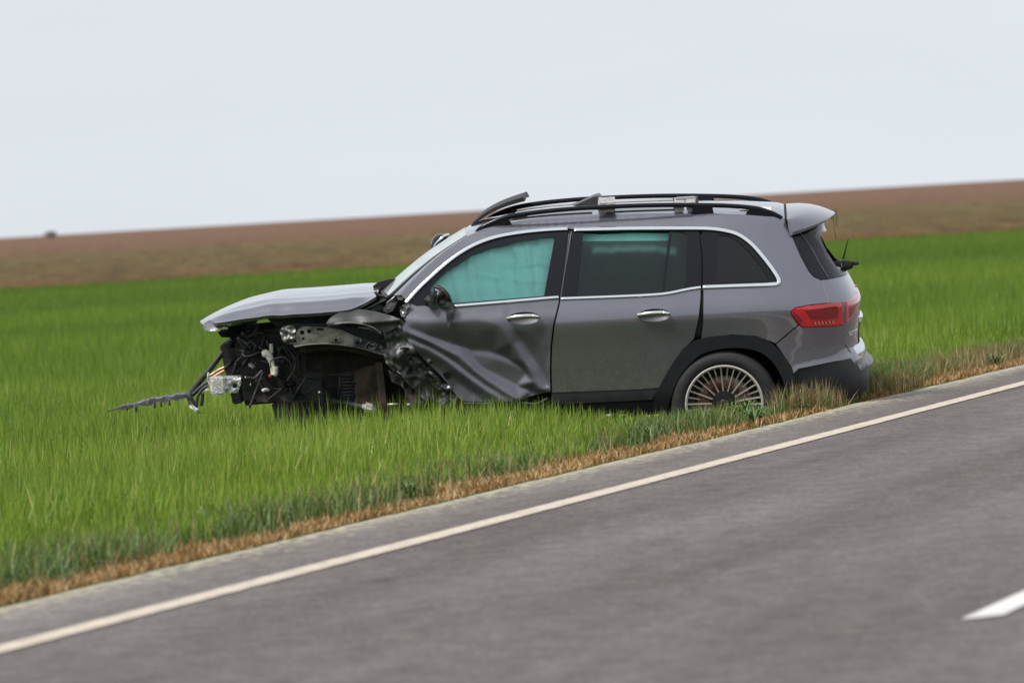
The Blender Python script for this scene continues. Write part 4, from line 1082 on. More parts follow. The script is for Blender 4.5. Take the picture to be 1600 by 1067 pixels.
# ------------------------------------------------ torn left front: wing, apron, brackets
def wing_fn(x, z):
    return .085 * max(0, (z - 1.065) / .07) ** 1.2 - .022 * math.exp(-((z - 1.035 - .12 * (x + 2.4) ** 2) / .014) ** 2) + .012 * noise.noise(Vector((x * 9, z * 9, 1)))
plate('crumpled_wing', [(509, 510), (513, 498), (530, 488.5), (544, 485), (556.5, 484), (574, 485.5), (590.6, 488.5), (610, 493), (627, 498.5), (623, 508), (612, 516), (600, 520), (592, 515), (580, 509.5), (566, 505.5), (550, 503.5), (537, 504), (520, 509)], -.80, M['wing_dark'], thick=.006, step=.014, disp=wing_fn, sm=1)
px_tube('wing_flange', [(513, 509), (530, 505), (550, 504), (570, 507), (586, 513), (595, 521)], [-.80, -.81, -.815, -.815, -.81, -.80], .007, M['apron'], flat=1.6)
AP = [(458, 540), (461, 525), (464, 516), (473.6, 510), (492, 510), (512.6, 511.4), (534.5, 516), (556.5, 526), (576, 531), (592, 537), (602, 543), (604, 556), (592, 551), (576, 547), (556.5, 541.5), (540, 539), (522, 537.5), (504, 536.4), (488, 537), (472, 540), (464, 543)]
def ap_fn(x, z): return .012 * noise.noise(Vector((x * 12, z * 12, 6))) + .03 * max(0, (x + 2.62)) * noise.noise(Vector((x * 28, z * 28, 2)))
plate('inner_wing', AP, -.70, M['apron'], thick=.012, step=.014, disp=ap_fn, holes=[circle_px(472, 519.5, 3.6), circle_px(483, 517.6, 3.4), circle_px(474, 529, 2.3), circle_px(461.5, 533, 2.2), circle_px(525, 531.5, 2.4), [(495, 512.5), (506, 512.8), (506, 516.5), (495, 516.2)]])
px_tube('wing_flange', [(460, 542), (474, 539.5), (490, 537.5), (510, 537), (535, 539), (560, 543), (585, 550), (604, 556)], -.73, .006, M['apron'], flat=1.5)
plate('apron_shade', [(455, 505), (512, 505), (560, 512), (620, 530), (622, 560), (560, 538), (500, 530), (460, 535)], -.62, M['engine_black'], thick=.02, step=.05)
plate('lamp_bracket', [(436, 516), (444, 510), (456.5, 507.5), (462, 515), (460, 528), (457, 539), (448, 538), (441, 532)], -.70, M['alu_dull'], thick=.01, step=.008, disp=crumple(.035, 30, 3))
plate('crushed_rail', [(552, 527), (566, 528), (580, 532), (598, 541), (603, 552), (590, 549), (574, 544), (556, 538)], -.72, M['torn'], thick=.01, step=.007, disp=crumple(.03, 38, 8))
plate('torn_pillar', [(598, 546), (606, 542), (616, 556), (628, 566), (634, 578), (628, 586), (612, 578), (602, 566)], -.74, M['apron'], thick=.01, step=.01, disp=crumple(.03, 22, 1))
plate('torn_pillar', [(606, 578), (628, 588), (642, 588), (646, 640), (636, 642), (634, 606), (612, 596)], -.70, M['engine_grey'], thick=.02, step=.012, disp=crumple(.03, 16, 11))
# wheel housing interior
plate('wheel_well_liner', [(456, 530), (520, 528), (580, 536), (612, 556), (640, 560), (660, 660), (440, 660), (452, 600)], -.30, M['liner'], thick=.03, step=.03, disp=crumple(.04, 6, 4), sm=0)
plate('wheel_well_roof', [(462, 538), (522, 534), (576, 543), (604, 556), (600, 562), (560, 552), (520, 546), (470, 550)], -.60, M['liner'], thick=.28, step=.04)
plate('liner_panel', [(586, 566), (597, 566), (600, 590), (603.5, 628), (605, 650), (592, 650), (590, 610)], -.62, M['rust_brown'], thick=.012, step=.015, disp=crumple(.012, 14, 2))
plate('liner_panel', [(553, 580), (572, 572), (588, 570), (590, 650), (556, 650)], -.52, M['rust_brown'], thick=.012, step=.02, disp=crumple(.03, 9, 7))
for k in range(7):
    y0 = 586 + k * 5.2
    px_tube('cooler_fin', [(532, y0 + 1), (543, y0 + .4), (555, y0)], -.50, .0065, M['rust_brown'] if k % 2 else M['engine_grey'], sm=0, n=6)
plate('cooler_back', [(528, 582), (558, 580), (558, 626), (528, 628)], -.46, M['engine_black'], thick=.05, step=.04)
px_tube('cooler_frame', [(531, 582), (531, 626)], -.505, .008, M['engine_black'], sm=0); px_tube('cooler_frame', [(512, 586), (545, 584), (560, 584)], -.505, .007, M['engine_black'], sm=0)
rbox('suspension_knuckle', at_y(576, 637, -.62), (.09, .10, .06), M['alu_pale'], bev=.02, rot=(.3, .4, .2), jit=.012)
px_tube('lower_arm', [(500, 622), (530, 628), (560, 634), (580, 640)], [-.30, -.45, -.55, -.60], .022, M['engine_grey'])
px_tube('drive_shaft', [(520, 606), (540, 600), (556, 596)], [-.2, -.4, -.52], .020, M['engine_black'])
px_tube('bolt', [(498, 612), (500, 614)], -.56, .010, M['alu'], sm=0)
# subframe, engine, radiator
plate('underbody_shade', [(424, 632), (436, 627), (452, 625), (520, 630), (600, 634), (662, 644), (664, 700), (456, 700), (432, 664)], -.50, M['black_matte'], thick=.05, step=.03, disp=crumple(.07, 7, 21))  # upright black sheet added for the dark shade under the wreck
rbox('engine_block', at_y(430, 575, -.05) , (.50, .62, .46), M['engine_black'], bev=.04, jit=.03)
rbox('battery_tray', at_y(420, 530, -.30), (.36, .30, .16), M['engine_black'], bev=.03, jit=.02)
rbox('air_box', at_y(470, 520, -.25), (.34, .40, .16), M['engine_black'], bev=.03, jit=.02)
rbox('gearbox', at_y(470, 610, -.25), (.42, .30, .30), M['engine_black'], bev=.05, jit=.03, rot=(0, .1, .1))
rbox('engine_cover', at_y(520, 530, .05), (.8, .9, .10), M['engine_black'], bev=.03)
rbox('radiator', at_y(372, 575, .12), (.07, .95, .42), M['engine_black'], bev=.01, rot=(0, -.16, 0))
plate('radiator_support', [(340, 519.5), (346, 527), (358, 527.5), (364, 533), (366, 548), (384, 560), (384, 505), (356, 511), (356, 518)], -.20, M['black_matte'], thick=.25, step=.04, disp=crumple(.02, 8))
plate('side_shield', [(384, 508), (440, 502), (460, 505), (440, 520), (444, 560), (456, 590), (440, 625), (395, 626), (378, 600), (378, 560)], -.36, M['engine_black'], thick=.03, step=.02, disp=crumple(.06, 9, 9))
plate('side_shield', [(398, 576), (436, 574), (458, 568), (466, 600), (455, 628), (400, 628)], -.46, M['liner'], thick=.03, step=.02, disp=crumple(.05, 9, 12))
# diagonal torn bumper stays
px_tube('bumper_stay', [(363, 534), (350, 549), (330, 575), (310, 598), (297, 616)], [-.30, -.33, -.40, -.42, -.42], .019, M['black_plastic'], flat=.6)
px_tube('bumper_stay', [(384, 540), (372, 556), (358, 570), (344, 582)], [-.28, -.32, -.4, -.45], .015, M['engine_black'])
px_tube('bumper_stay', [(300, 618), (312, 606), (326, 596), (334, 590)], -.47, .014, M['black_plastic'])
px_tube('cooling_pipe', [(326, 588), (334, 583), (343, 577), (351, 574)], -.50, .009, M['copper'])
px_tube('cooling_pipe', [(329, 592), (338, 586), (351, 578.5)], -.52, .008, M['copper'])
px_tube('cooling_pipe', [(326, 582), (324, 592), (328, 602)], -.52, .007, M['white_plastic'])
# crash box and bracket
cb = rbox('crash_box', at_y(338.5, 602, -.48), (.095, .14, .125), M['alu_pale'], bev=.012, rot=(0, .06, .15), jit=.008)
for a, b in ((340, 590, ), (343, 606), (333, 612)): px_tube('bolt', [(a, b), (a + .6, b)], -.575, .009, M['alu'], parent=cb, sm=0)
cb2 = plate('silver_bracket', [(349, 587.5), (362, 587), (376.5, 587), (376, 600), (372, 614.5), (352, 613), (349.5, 600)], -.50, M['alu'], thick=.03, step=.01, disp=crumple(.012, 25, 2), holes=[circle_px(367, 603, 4)])
for a, b in ((356.5, 597.5), (367, 594), (373, 600)): px_tube('bolt', [(a, b), (a + .5, b)], -.53, .008, M['chrome'], parent=cb2, sm=0)
rbox('pipe_flange', at_y(323, 609, -.50), (.03, .05, .03), M['alu_pale'], bev=.008)
px_tube('bolt', [(383, 590), (384, 590)], -.50, .010, M['alu'], sm=0); px_tube('bolt', [(391, 601), (392, 601)], -.5, .010, M['white_plastic'], sm=0)
px_tube('wire_clip', [(410, 611), (416, 608), (420, 610)], -.52, .013, M['alu_pale'])
# washer filler neck: white plastic
tube('washer_filler', [at_y(409, 553, -.56), at_y(418, 552, -.56), at_y(424, 564, -.56), at_y(427, 578, -.56), at_y(428, 585, -.56)], .02, M['white_plastic'], radii=[.014, .030, .026, .016, .022, .024], flat=.6)
px_tube('washer_filler', [(423.5, 537), (424, 545), (424, 552)], -.55, .016, M['white_plastic'], radii=[.010, .016, .012])
px_tube('filler_cap', [(420, 586), (425, 590)], -.56, .014, M['red_plastic'], sm=0)
px_tube('washer_filler', [(430, 573), (431, 582), (428, 586)], -.57, .018, M['white_plastic'])
# hoses and harness strands in the engine bay
for k in range(22):
    x0 = random.uniform(370, 470); y0 = random.uniform(515, 610)
    pts = []; yy = random.uniform(-.60, -.42)
    for s in range(5):
        pts.append(at_y(x0 + s * random.uniform(-4, 14) , y0 + s * random.uniform(-9, 12), yy + random.uniform(-.05, .03)))
    tube('hose', pts, random.choice([.004, .006, .009, .013]), random.choice([M['engine_black'], M['engine_black'], M['engine_grey'], M['black_plastic']]), n=7)
for k in range(10):
    c = at_y(random.uniform(392, 460), random.uniform(520, 620), random.uniform(-.56, -.46))
    rbox('broken_bracket', c, (random.uniform(.03, .09), .03, random.uniform(.02, .07)), random.choice([M['engine_black'], M['engine_grey'], M['black_plastic']]), bev=.006, rot=tuple(random.uniform(-.8, .8) for _ in range(3)), jit=.006)
plate('torn_foil', [(424, 496), (432, 494.5), (440, 495), (446, 492.5), (444, 497), (434, 499.5), (428, 502)], -.45, M['engine_grey'], thick=.006, step=.02, disp=crumple(.03, 20))

# loose bumper strip trailing forward, jagged
V = []; F = []
BS = [(186, 637.5), (197, 634.5), (206, 634), (214, 631), (226, 628.5), (238, 626), (252, 623.5), (262, 622.5), (276, 619.5), (288, 617.5), (298, 616)]
BT = [2.5, 4, 4.5, 4, 6, 6.5, 5, 7, 6, 5.5, 5]
_u = np.linspace(0, len(BS) - 1, 46)
BS, BT = [(np.interp(u_, range(len(BS)), [p_[0] for p_ in BS]), np.interp(u_, range(len(BS)), [p_[1] for p_ in BS]) + random.uniform(-.5, .5)) for u_ in _u], [np.interp(u_, range(len(BT)), BT) * random.uniform(.55, 1.35) for u_ in _u]
for i, ((a, b), th) in enumerate(zip(BS, BT)):
    y = -.62 + .2 * i / 45
    p = at_y(a, b, y); h = th / 232
    jz = random.uniform(-.006, .006)
    for dy, dz in ((-.05, h * .55 + jz), (-.055, -h * .75 - jz), (.04, -h * .4), (.05, h * .7)): V.append((p.x, y + dy, p.z + dz))
for i in range(len(BS) - 1):
    for k in range(4): F.append((4 * i + k, 4 * i + (k + 1) % 4, 4 * i + 4 + (k + 1) % 4, 4 * i + 4 + k))
F += [(3, 2, 1, 0), tuple(4 * (len(BS) - 1) + k for k in range(4))]
bs = obj('bumper_strip', V, F, M['torn'], car, smooth=False)
bm = bmesh.new(); bm.from_mesh(bs.data); bmesh.ops.recalc_face_normals(bm, faces=bm.faces); bm.to_mesh(bs.data); bm.free()
tag(bs, 'long torn strip of bumper trailing out over the crop')
for (a, b) in ((212, 640), (241, 634), (251, 632), (198, 638), (264, 630)):
    px_tube('torn_tab', [(a, b - 5), (a + 1, b), (a + .5, b + 3.5)], -.60, .007, M['black_plastic'], parent=bs, sm=0, n=5)
px_tube('torn_tab', [(168, 643), (178, 640), (187, 637)], -.63, .004, M['engine_grey'], parent=bs, n=5)
plate('torn_flange', [(293.5, 627), (297, 626), (303, 634), (312, 641), (317, 648), (310, 645.5), (300, 639), (294, 634)], -.55, M['alu'], thick=.008, step=.012, disp=crumple(.02, 20))
px_tube('torn_stay', [(297, 614), (295.5, 621), (301, 630), (308, 636)], -.52, .020, M['black_plastic'], radii=[.014, .022, .02, .012])
px_tube('bent_hose', [(307, 632), (308, 620), (314, 610), (324, 603)], -.56, .011, M['engine_grey'])
px_tube('bent_hose', [(314, 634), (317, 624), (316, 614)], -.53, .012, M['rust_brown'])

# shards where wing, sill and door met
for pl, y, mk, sd in (([(624, 545), (631, 541.5), (640, 543.5), (639, 554), (632, 552.5)], -.84, 'torn', 1), ([(637, 560), (644, 557), (654, 560), (663, 570), (668, 580), (655, 578), (645, 577), (640, 570)], -.85, 'torn', 2),
                      ([(663, 562.5), (672, 560), (680, 563), (684, 568.5), (672, 569)], -.85, 'torn', 3), ([(671, 591), (686, 593), (696, 599), (704, 604), (712, 609), (720, 620), (712, 622.5), (700, 617), (690, 618), (682, 610), (675, 600)], -.83, 'torn', 4),
                      ([(692, 583), (698, 579.5), (705, 582), (703, 594), (695, 592)], -.86, 'wing_dark', 5), ([(654, 577), (668, 582), (680, 590), (672, 594), (660, 586)], -.84, 'torn', 6),
                      ([(668, 574), (676, 576), (684, 584), (676, 583)], -.85, 'wing_dark', 7), ([(640, 552), (648, 552), (652, 560), (644, 558)], -.83, 'rust_brown', 8)):
    plate('torn_metal', pl, y, M[mk], thick=.008, step=.009, disp=crumple(.032, 26, sd), lean=(.15, -.45))
plate('torn_sill', [(640, 566), (660, 580), (684, 604), (716, 622), (720, 640), (700, 660), (640, 660), (630, 600)], -.72, M['liner'], thick=.04, step=.02, disp=crumple(.06, 12, 3))
plate('torn_sill', [(700, 620), (716, 622), (722, 634), (712, 655), (702, 650), (696, 634)], -.80, M['rust_brown'], thick=.02, step=.012, disp=crumple(.03, 16, 5))
plate('crumpled_wing', [(598, 516), (612, 512), (627, 499), (639, 516), (650, 548), (668, 572), (690, 594), (716, 618), (702, 642), (660, 624), (634, 596), (614, 566), (604, 540)], -.79, M['wing_dark'], thick=.01, step=.011, disp=crumple(.06, 8, 31))
for k in range(9):
    x0, y0 = random.uniform(628, 690), random.uniform(560, 612)
    px_tube('torn_wire', [(x0, y0), (x0 + random.uniform(-3, 6), y0 + 9), (x0 + random.uniform(-6, 10), y0 + random.uniform(14, 26))], -.80, random.choice([.003, .005]), random.choice([M['engine_grey'], M['black_plastic'], M['torn']]), n=5)
px_tube('sill_flange', [(724, 630), (780, 631), (818, 629), (838, 632), (856, 622)], -.86, .008, M['engine_grey'])
plate('sill_fragment', [(820, 634), (836, 630), (846, 634), (842, 642), (826, 642)], -.84, M['torn'], thick=.008, step=.01, disp=crumple(.03, 25, 9))
plate('sill_trim', [(943, 648), (958, 646), (966, 643.5), (974, 641), (976, 644), (962, 648.5), (946, 651)], -.86, M['chrome'], thick=.01, step=.012, disp=crumple(.012, 20))
px_tube('sill_trim', [(964, 650), (980, 648)], -.86, .006, M['copper'], sm=0)
px_tube('torn_flange', [(605, 632), (622, 631)], -.80, .008, M['alu'], sm=0); px_tube('torn_flange', [(636, 632.5), (641, 632)], -.82, .010, M['alu'], sm=0)
# A-pillar foot
plate('pillar_foot', [(604, 474), (618, 462), (628, 454), (633, 459), (622, 470), (614, 486), (604, 490), (598, 484)], -.72, M['engine_grey'], thick=.02, step=.015, disp=crumple(.015, 15, 2))
plate('pillar_foot', [(620, 462), (628, 456), (633.5, 462), (628, 469), (622, 468)], -.75, M['alu_pale'], thick=.01, step=.012)
px_tube('pillar_foot', [(604, 474), (614, 466), (626, 455)], -.75, .006, M['alu'], sm=0)
plate('pillar_foot', [(575, 478), (590, 474), (600, 480), (606, 492), (580, 487)], -.66, M['engine_grey'], thick=.02, step=.02, disp=crumple(.03, 15, 5))
plate('hinge_corner', [(624, 480), (634, 474), (641, 474), (640, 484), (636, 490), (644, 500), (647, 510), (641, 511), (634, 502), (626, 492)], -.87, M['paint'], thick=.006, step=.008, disp=crumple(.03, 22, 6))
# broken mirror stub with wires
plate('mirror_stub', [(662, 468), (668, 462), (677, 459), (678, 448), (684, 446.5), (694, 451), (702, 461), (706, 472), (704, 480), (690, 479), (672, 478)], -.91, M['engine_black'], parent=front_door, thick=.05, step=.01, disp=crumple(.03, 22, 4))
px_tube('mirror_stub', [(679, 448), (686, 448.5), (694, 454), (699, 463)], -.93, .005, M['disc'], parent=front_door)
px_tube('mirror_stub', [(680, 452), (686, 456), (684, 460)], -.935, .005, M['alu_pale'], parent=front_door)
plate('mirror_flap', [(697, 474), (708.5, 473), (709, 490), (705, 504), (700, 516), (698, 505), (697.5, 488)], -.93, M['black_plastic'], parent=front_door, thick=.012, step=.015, disp=crumple(.015, 18, 1))
for k in range(6):
    px_tube('mirror_wire', [(672 + k * 3, 460), (664 + k * 4 + random.uniform(-4, 4), 466 + random.uniform(-3, 3)), (668 + k * 3, 475), (674 + k * 2, 480 + random.uniform(-3, 5))], -.94, .0018, random.choice([M['engine_grey'], M['black_plastic'], M['black_plastic']]), parent=front_door, n=5)
# far side wing so the car is whole from the other side
arc = [(-2.78 + .41 * math.cos(math.radians(a)), .36 + .41 * math.sin(math.radians(a))) for a in range(0, 181, 15)]
sheet3('front_wing', [(-1.97, .46), (-1.95, 1.05), (-2.3, 1.0), (-3.15, .88), (-3.25, .55), (-3.2, .42)] + arc[::-1], [], .05, lambda x, z: (x, -float(W(x, z)), z), M['paint'], car, .03, mirror=True)

# number plate lying on the roof
PLX = at_y(1180, 326, -.35)
plate_z = lambda x, y: roof_z(x, y) + .004
def roof_quad(name, x0, x1, y0, y1, mtl, parent, lift):
    V = [(x, y, plate_z(x, y) + lift + .03 * (x - x0)) for x in (x0, x1) for y in (y0, y1)]
    V += [(v[0], v[1], v[2] - .003) for v in V]
    o = obj(name, [CAR_M @ Vector(v) for v in V], [(0, 2, 3, 1), (4, 5, 7, 6), (0, 1, 5, 4), (2, 6, 7, 3), (0, 4, 6, 2), (1, 3, 7, 5)], mtl, parent, smooth=False)
    return o
xa, xb = rx(1156), rx(1206)
np_ = roof_quad('number_plate', xa, xb, -.50, -.39, M['plate_white'], None, .004)
tag(np_, 'white number plate with blue end lying on the car roof', 'number plate')
roof_quad('blue_band', xb - .045, xb + .001, -.501, -.389, M['plate_blue'], np_, .0062)

# ================================================================== vegetation
def leaf_mat(name, ramp, transl=.35, rough=.5):
    m = bpy.data.materials.new(name); m.use_nodes = True
    n = m.node_tree.nodes; l = m.node_tree.links; n.remove(n['Principled BSDF'])
    at = n.new('ShaderNodeAttribute'); at.attribute_name = 'shade'
    cr = n.new('ShaderNodeValToRGB'); e = cr.color_ramp.elements
    e[0].position, e[0].color = ramp[0][0], (*ramp[0][1], 1); e[1].position, e[1].color = ramp[-1][0], (*ramp[-1][1], 1)
    for p_, c in ramp[1:-1]: q = e.new(p_); q.color = (*c, 1)
    l.new(at.outputs['Fac'], cr.inputs[0])
    d = n.new('ShaderNodeBsdfDiffuse'); t = n.new('ShaderNodeBsdfTranslucent'); g = n.new('ShaderNodeBsdfGlossy'); g.inputs['Roughness'].default_value = rough
    m1 = n.new('ShaderNodeMixShader'); m1.inputs[0].default_value = transl
    m2 = n.new('ShaderNodeMixShader'); m2.inputs[0].default_value = .035
    l.new(cr.outputs[0], d.inputs[0]); l.new(cr.outputs[0], t.inputs[0])
    l.new(d.outputs[0], m1.inputs[1]); l.new(t.outputs[0], m1.inputs[2]); l.new(m1.outputs[0], m2.inputs[1]); l.new(g.outputs[0], m2.inputs[2])
    l.new(m2.outputs[0], n['Material Output'].inputs[0])
    return m

def smooth_noise(x, y, sc, seed):
    r = np.random.default_rng(seed); a = np.zeros_like(x); amp = 0
    for k in range(6):
        th = r.uniform(0, 2 * np.pi); f = sc * r.uniform(.5, 1.9); ph = r.uniform(0, 6.28)
        a += np.sin((x * np.cos(th) + y * np.sin(th)) * f + ph + 1.3 * np.sin((x * np.sin(th) - y * np.cos(th)) * f * .6 + ph * 2)); amp += 1
    return a / amp * 1.6

def blades(name, x, y, z, h, w, lean, shade, mtl, seg=2, az=None):
    N = len(x); r = RNG
    az = r.uniform(0, 2 * np.pi, N) if az is None else az
    fa = az + r.uniform(-.8, .8, N)                        # facing
    lx, ly = np.cos(az) * lean * h, np.sin(az) * lean * h
    wx, wy = -np.sin(fa) * w * .5, np.cos(fa) * w * .5
    hz = h * np.sqrt(np.clip(1 - np.minimum(lean, .95) ** 2 * .8, .1, 1))
    if seg == 1:
        co = np.empty((N, 3, 3), np.float32)
        co[:, 0] = np.stack([x - wx, y - wy, z], 1); co[:, 1] = np.stack([x + wx, y + wy, z], 1)
        co[:, 2] = np.stack([x + lx, y + ly, z + hz], 1)
        nv = 3; loops = np.arange(N * 3, dtype=np.int32); ls = np.arange(0, N * 3, 3, dtype=np.int32); lt = np.full(N, 3, np.int32)
    else:
        co = np.empty((N, 5, 3), np.float32)
        co[:, 0] = np.stack([x - wx * .8, y - wy * .8, z], 1); co[:, 1] = np.stack([x + wx * .8, y + wy * .8, z], 1)
        mx_, my_, mz_ = x + lx * .35, y + ly * .35, z + hz * .58
        co[:, 2] = np.stack([mx_ + wx, my_ + wy, mz_], 1); co[:, 3] = np.stack([mx_ - wx, my_ - wy, mz_], 1)
        co[:, 4] = np.stack([x + lx, y + ly, z + hz], 1)
        nv = 5
        base = (np.arange(N, dtype=np.int32) * 5)[:, None]
        loops = (base + np.array([0, 1, 2, 3, 3, 2, 4], np.int32)[None, :]).ravel()
        ls = (np.arange(N, dtype=np.int32)[:, None] * 7 + np.array([0, 4], np.int32)[None, :]).ravel(); lt = np.tile(np.array([4, 3], np.int32), N)
    me = bpy.data.meshes.new(name)
    me.vertices.add(N * nv); me.vertices.foreach_set('co', co.ravel())
    me.loops.add(len(loops)); me.loops.foreach_set('vertex_index', loops)
    me.polygons.add(len(ls)); me.polygons.foreach_set('loop_start', ls); me.polygons.foreach_set('loop_total', lt)
    me.update(calc_edges=True)
    a = me.attributes.new('shade', 'FLOAT', 'POINT'); a.data.foreach_set('value', np.repeat(shade, nv).astype(np.float32))
    me.materials.append(mtl)
    o = bpy.data.objects.new(name, me); COL.objects.link(o)
    return tag(o, kind='stuff')

CI = np.array(CAR_I)
def car_local(x, y, z):
    p = np.stack([x, y, z, np.ones_like(x)], 0); q = CI @ p; return q[0], q[1]
def out_of_car(x, y, z):
    lx, ly = car_local(x, y, z)
    return ~((lx > -3.35) & (lx < .86) & (ly < .90) & (ly > np.where(lx < -2.05, -.74, np.where(lx > .46, -.72, -.90)))) & ~((lx > -4.1) & (lx <= -3.35) & (np.abs(ly + .5) < .10) & (RNG.random(len(x)) < .5))
def dvals(x, y):
    return (x - EA.x) * RN.x + (y - EA.y) * RN.y, (x - EA.x) * RD.x + (y - EA.y) * RD.y
def wedge(N, y0, y1, margin=1.22, add=.6):
    u = RNG.random(N); Y = np.sqrt(y0 * y0 + u * (y1 * y1 - y0 * y0)); X = (RNG.random(N) * 2 - 1) * (Y * .1 * margin + add)
    return X, Y

CROP = leaf_mat('young_crop', [(0, (.092, .170, .018)), (.45, (.182, .290, .027)), (.8, (.265, .370, .038)), (.94, (.30, .38, .055)), (1, (.46, .42, .14))], .38)
crop_start = lambda t: .60 + .20 * np.sin(t * .9) * np.sin(t * .37 + 1) + .12 * np.sin(t * 3.1)
# near crop
X, Y = wedge(420000, 19, 47)
d, t = dvals(X, Y); Zt = terrain(X, Y)
lcx, lcy = car_local(X, Y, Zt)
thin = (lcx > -2.85) & (lcx < -1.7) & (lcy < -.7) & (lcy > -1.7) & (RNG.random(len(X)) < .5)
k = (d > crop_start(t) + RNG.exponential(.05, len(X))) & out_of_car(X, Y, Zt) & ~thin
X, Y, Zt, d, t = X[k], Y[k], Zt[k], d[k], t[k]
patch = smooth_noise(X, Y, .9, 3); fine = smooth_noise(X, Y, 5, 4)
h = (.50 + .035 * patch + .03 * fine) * RNG.uniform(.50, 1.14, len(X)) * np.interp(d, [.6, 1.0, 1.3, 1.8, 2.3, 3.0], [.27, .32, .43, .74, .90, 1.0])
lcx, lcy = car_local(X, Y, Zt)
h = h * np.where((lcx < -1.8) & (lcx > -4.6) & (lcy < .1) & (lcy > -1.7), 1.17, 1.0)
blades('crop_grass', X, Y, Zt - .01, h, RNG.uniform(.006, .013, len(X)), np.abs(RNG.normal(.0, .26, len(X))), np.clip(.50 + .17 * patch + .06 * fine + RNG.normal(0, .22, len(X)), 0, 1), CROP)
# far crop
X, Y = wedge(560000, 46, CROP_END, 1.15, 1.0)
keep = RNG.random(len(X)) < np.clip(75 / Y, .55, 1); X, Y = X[keep], Y[keep]
d, t = dvals(X, Y); Zt = terrain(X, Y); k = d > 1.0
X, Y, Zt = X[k], Y[k], Zt[k]
patch = smooth_noise(X, Y, .35, 8); band = np.sin(Y * .16 + .3 * np.sin(X * .3)) * np.clip((Y - 40) / 60, 0, 1)
h = (.44 + .03 * patch) * RNG.uniform(.7, 1.15, len(X))
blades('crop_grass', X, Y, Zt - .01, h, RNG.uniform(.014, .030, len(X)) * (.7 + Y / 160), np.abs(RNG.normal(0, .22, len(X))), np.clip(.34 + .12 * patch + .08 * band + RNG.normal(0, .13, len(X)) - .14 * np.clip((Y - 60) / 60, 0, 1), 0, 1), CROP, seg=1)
# stubble on the brown field
STUB = leaf_mat('dry_stubble', [(0, (.11, .050, .020)), (.5, (.15, .080, .032)), (1, (.19, .13, .050))], .15)
X, Y = wedge(200000, CROP_END + .2, 330, 1.15, 1.0)
keep = RNG.random(len(X)) < np.clip(120 / Y, .2, 1) ** 2; X, Y = X[keep], Y[keep]
d, t = dvals(X, Y); k = d > 3; X, Y = X[k], Y[k]; Zt = terrain(X, Y)
blades('field_stubble', X, Y, Zt, RNG.uniform(.03, .11, len(X)) * (1 + .4 * smooth_noise(X, Y, .5, 6)), RNG.uniform(.02, .06, len(X)), np.abs(RNG.normal(0, .5, len(X))), np.clip(.45 + .3 * smooth_noise(X, Y, .12, 5) + RNG.normal(0, .15, len(X)), 0, 1), STUB, seg=1)

# verge: dead grass at the asphalt edge, low dark green behind it
DEAD = leaf_mat('dead_grass', [(0, (.13, .075, .030)), (.35, (.30, .170, .062)), (.75, (.44, .27, .105)), (1, (.50, .40, .21))], .2)
LOW = leaf_mat('low_verge_grass', [(0, (.060, .115, .030)), (.5, (.115, .185, .042)), (.8, (.19, .23, .065)), (1, (.30, .24, .11))], .3)
def strip_pts(N, t0_, t1_, d0, d1):
    tt = RNG.uniform(t0_, t1_, N); dd = RNG.uniform(d0, d1, N)
    x = EA.x + RD.x * tt + RN.x * dd; y = EA.y + RD.y * tt + RN.y * dd
    return x, y, tt, dd
N = 150000
x, y, tt, dd = strip_pts(N, -4, 42, -.06, 1.3)
wid = .30 + .20 * np.sin(tt * .8 + .5) * np.sin(tt * .23 + .9) + .15 * np.sin(tt * 2.9 + np.sin(tt * 1.7))
jit = np.array([edge_jit(v) for v in np.linspace(-5, 45, 2000)]); ej = np.interp(tt, np.linspace(-5, 45, 2000), jit)
pz = smooth_noise(x, y, 3.2, 21)
k = (dd > ej - .03) & (dd < wid * (1.15 + .35 * pz)) & out_of_car(x, y, terrain(x, y)); x, y, tt, dd, pz2 = x[k], y[k], tt[k], dd[k], pz[k]
blades('dead_grass', x, y, terrain(x, y) - .004, RNG.uniform(.03, .10, len(x)) * (.7 + .5 * np.clip(dd, 0, 1)), RNG.uniform(.004, .009, len(x)), RNG.uniform(.3, .95, len(x)), np.clip(.52 + .22 * pz2 + RNG.normal(0, .2, len(x)), 0, 1), DEAD)
x, y, tt, dd = strip_pts(110000, -4, 42, .10, 1.25)
pz = smooth_noise(x, y, 2.4, 31)
k = (dd > .42 - .34 * pz * (pz > .35)) & (RNG.random(len(x)) < .55 + .4 * pz) & out_of_car(x, y, terrain(x, y)); x, y, tt, dd, pz = x[k], y[k], tt[k], dd[k], pz[k]
blades('low_verge_grass', x, y, terrain(x, y) - .004, RNG.uniform(.05, .15, len(x)) * (1 + .6 * np.clip(pz, 0, 1)), RNG.uniform(.004, .009, len(x)), RNG.uniform(.1, .75, len(x)), np.clip(.42 + .2 * pz + RNG.normal(0, .2, len(x)), 0, 1), LOW)

# taller dry and green stems beside the rear wheel and bumper, between car and asphalt
TW = road_t(WHEEL_BOTTOM.x, WHEEL_BOTTOM.y)
SEED = leaf_mat('dry_stems', [(0, (.16, .09, .045)), (.4, (.27, .165, .075)), (.7, (.22, .21, .08)), (1, (.42, .32, .17))], .2)
x, y, tt, dd = strip_pts(8000, TW - 1.0, TW + 9, .10, .85)
pz = smooth_noise(x, y, 1.7, 41); k = (pz > -.15) & out_of_car(x, y, terrain(x, y)); x, y, dd, tt, pz = x[k], y[k], dd[k], tt[k], pz[k]
blades('dry_stems', x, y, terrain(x, y) - .004, RNG.uniform(.06, .22, len(x)) * (1 + .3 * pz), RNG.uniform(.003, .007, len(x)), np.abs(RNG.normal(0, .35, len(x))), np.clip(.5 + RNG.normal(0, .25, len(x)), 0, 1), SEED)
x, y, tt, dd = strip_pts(26000, TW - 2.5, TW + 4, .2, .9)
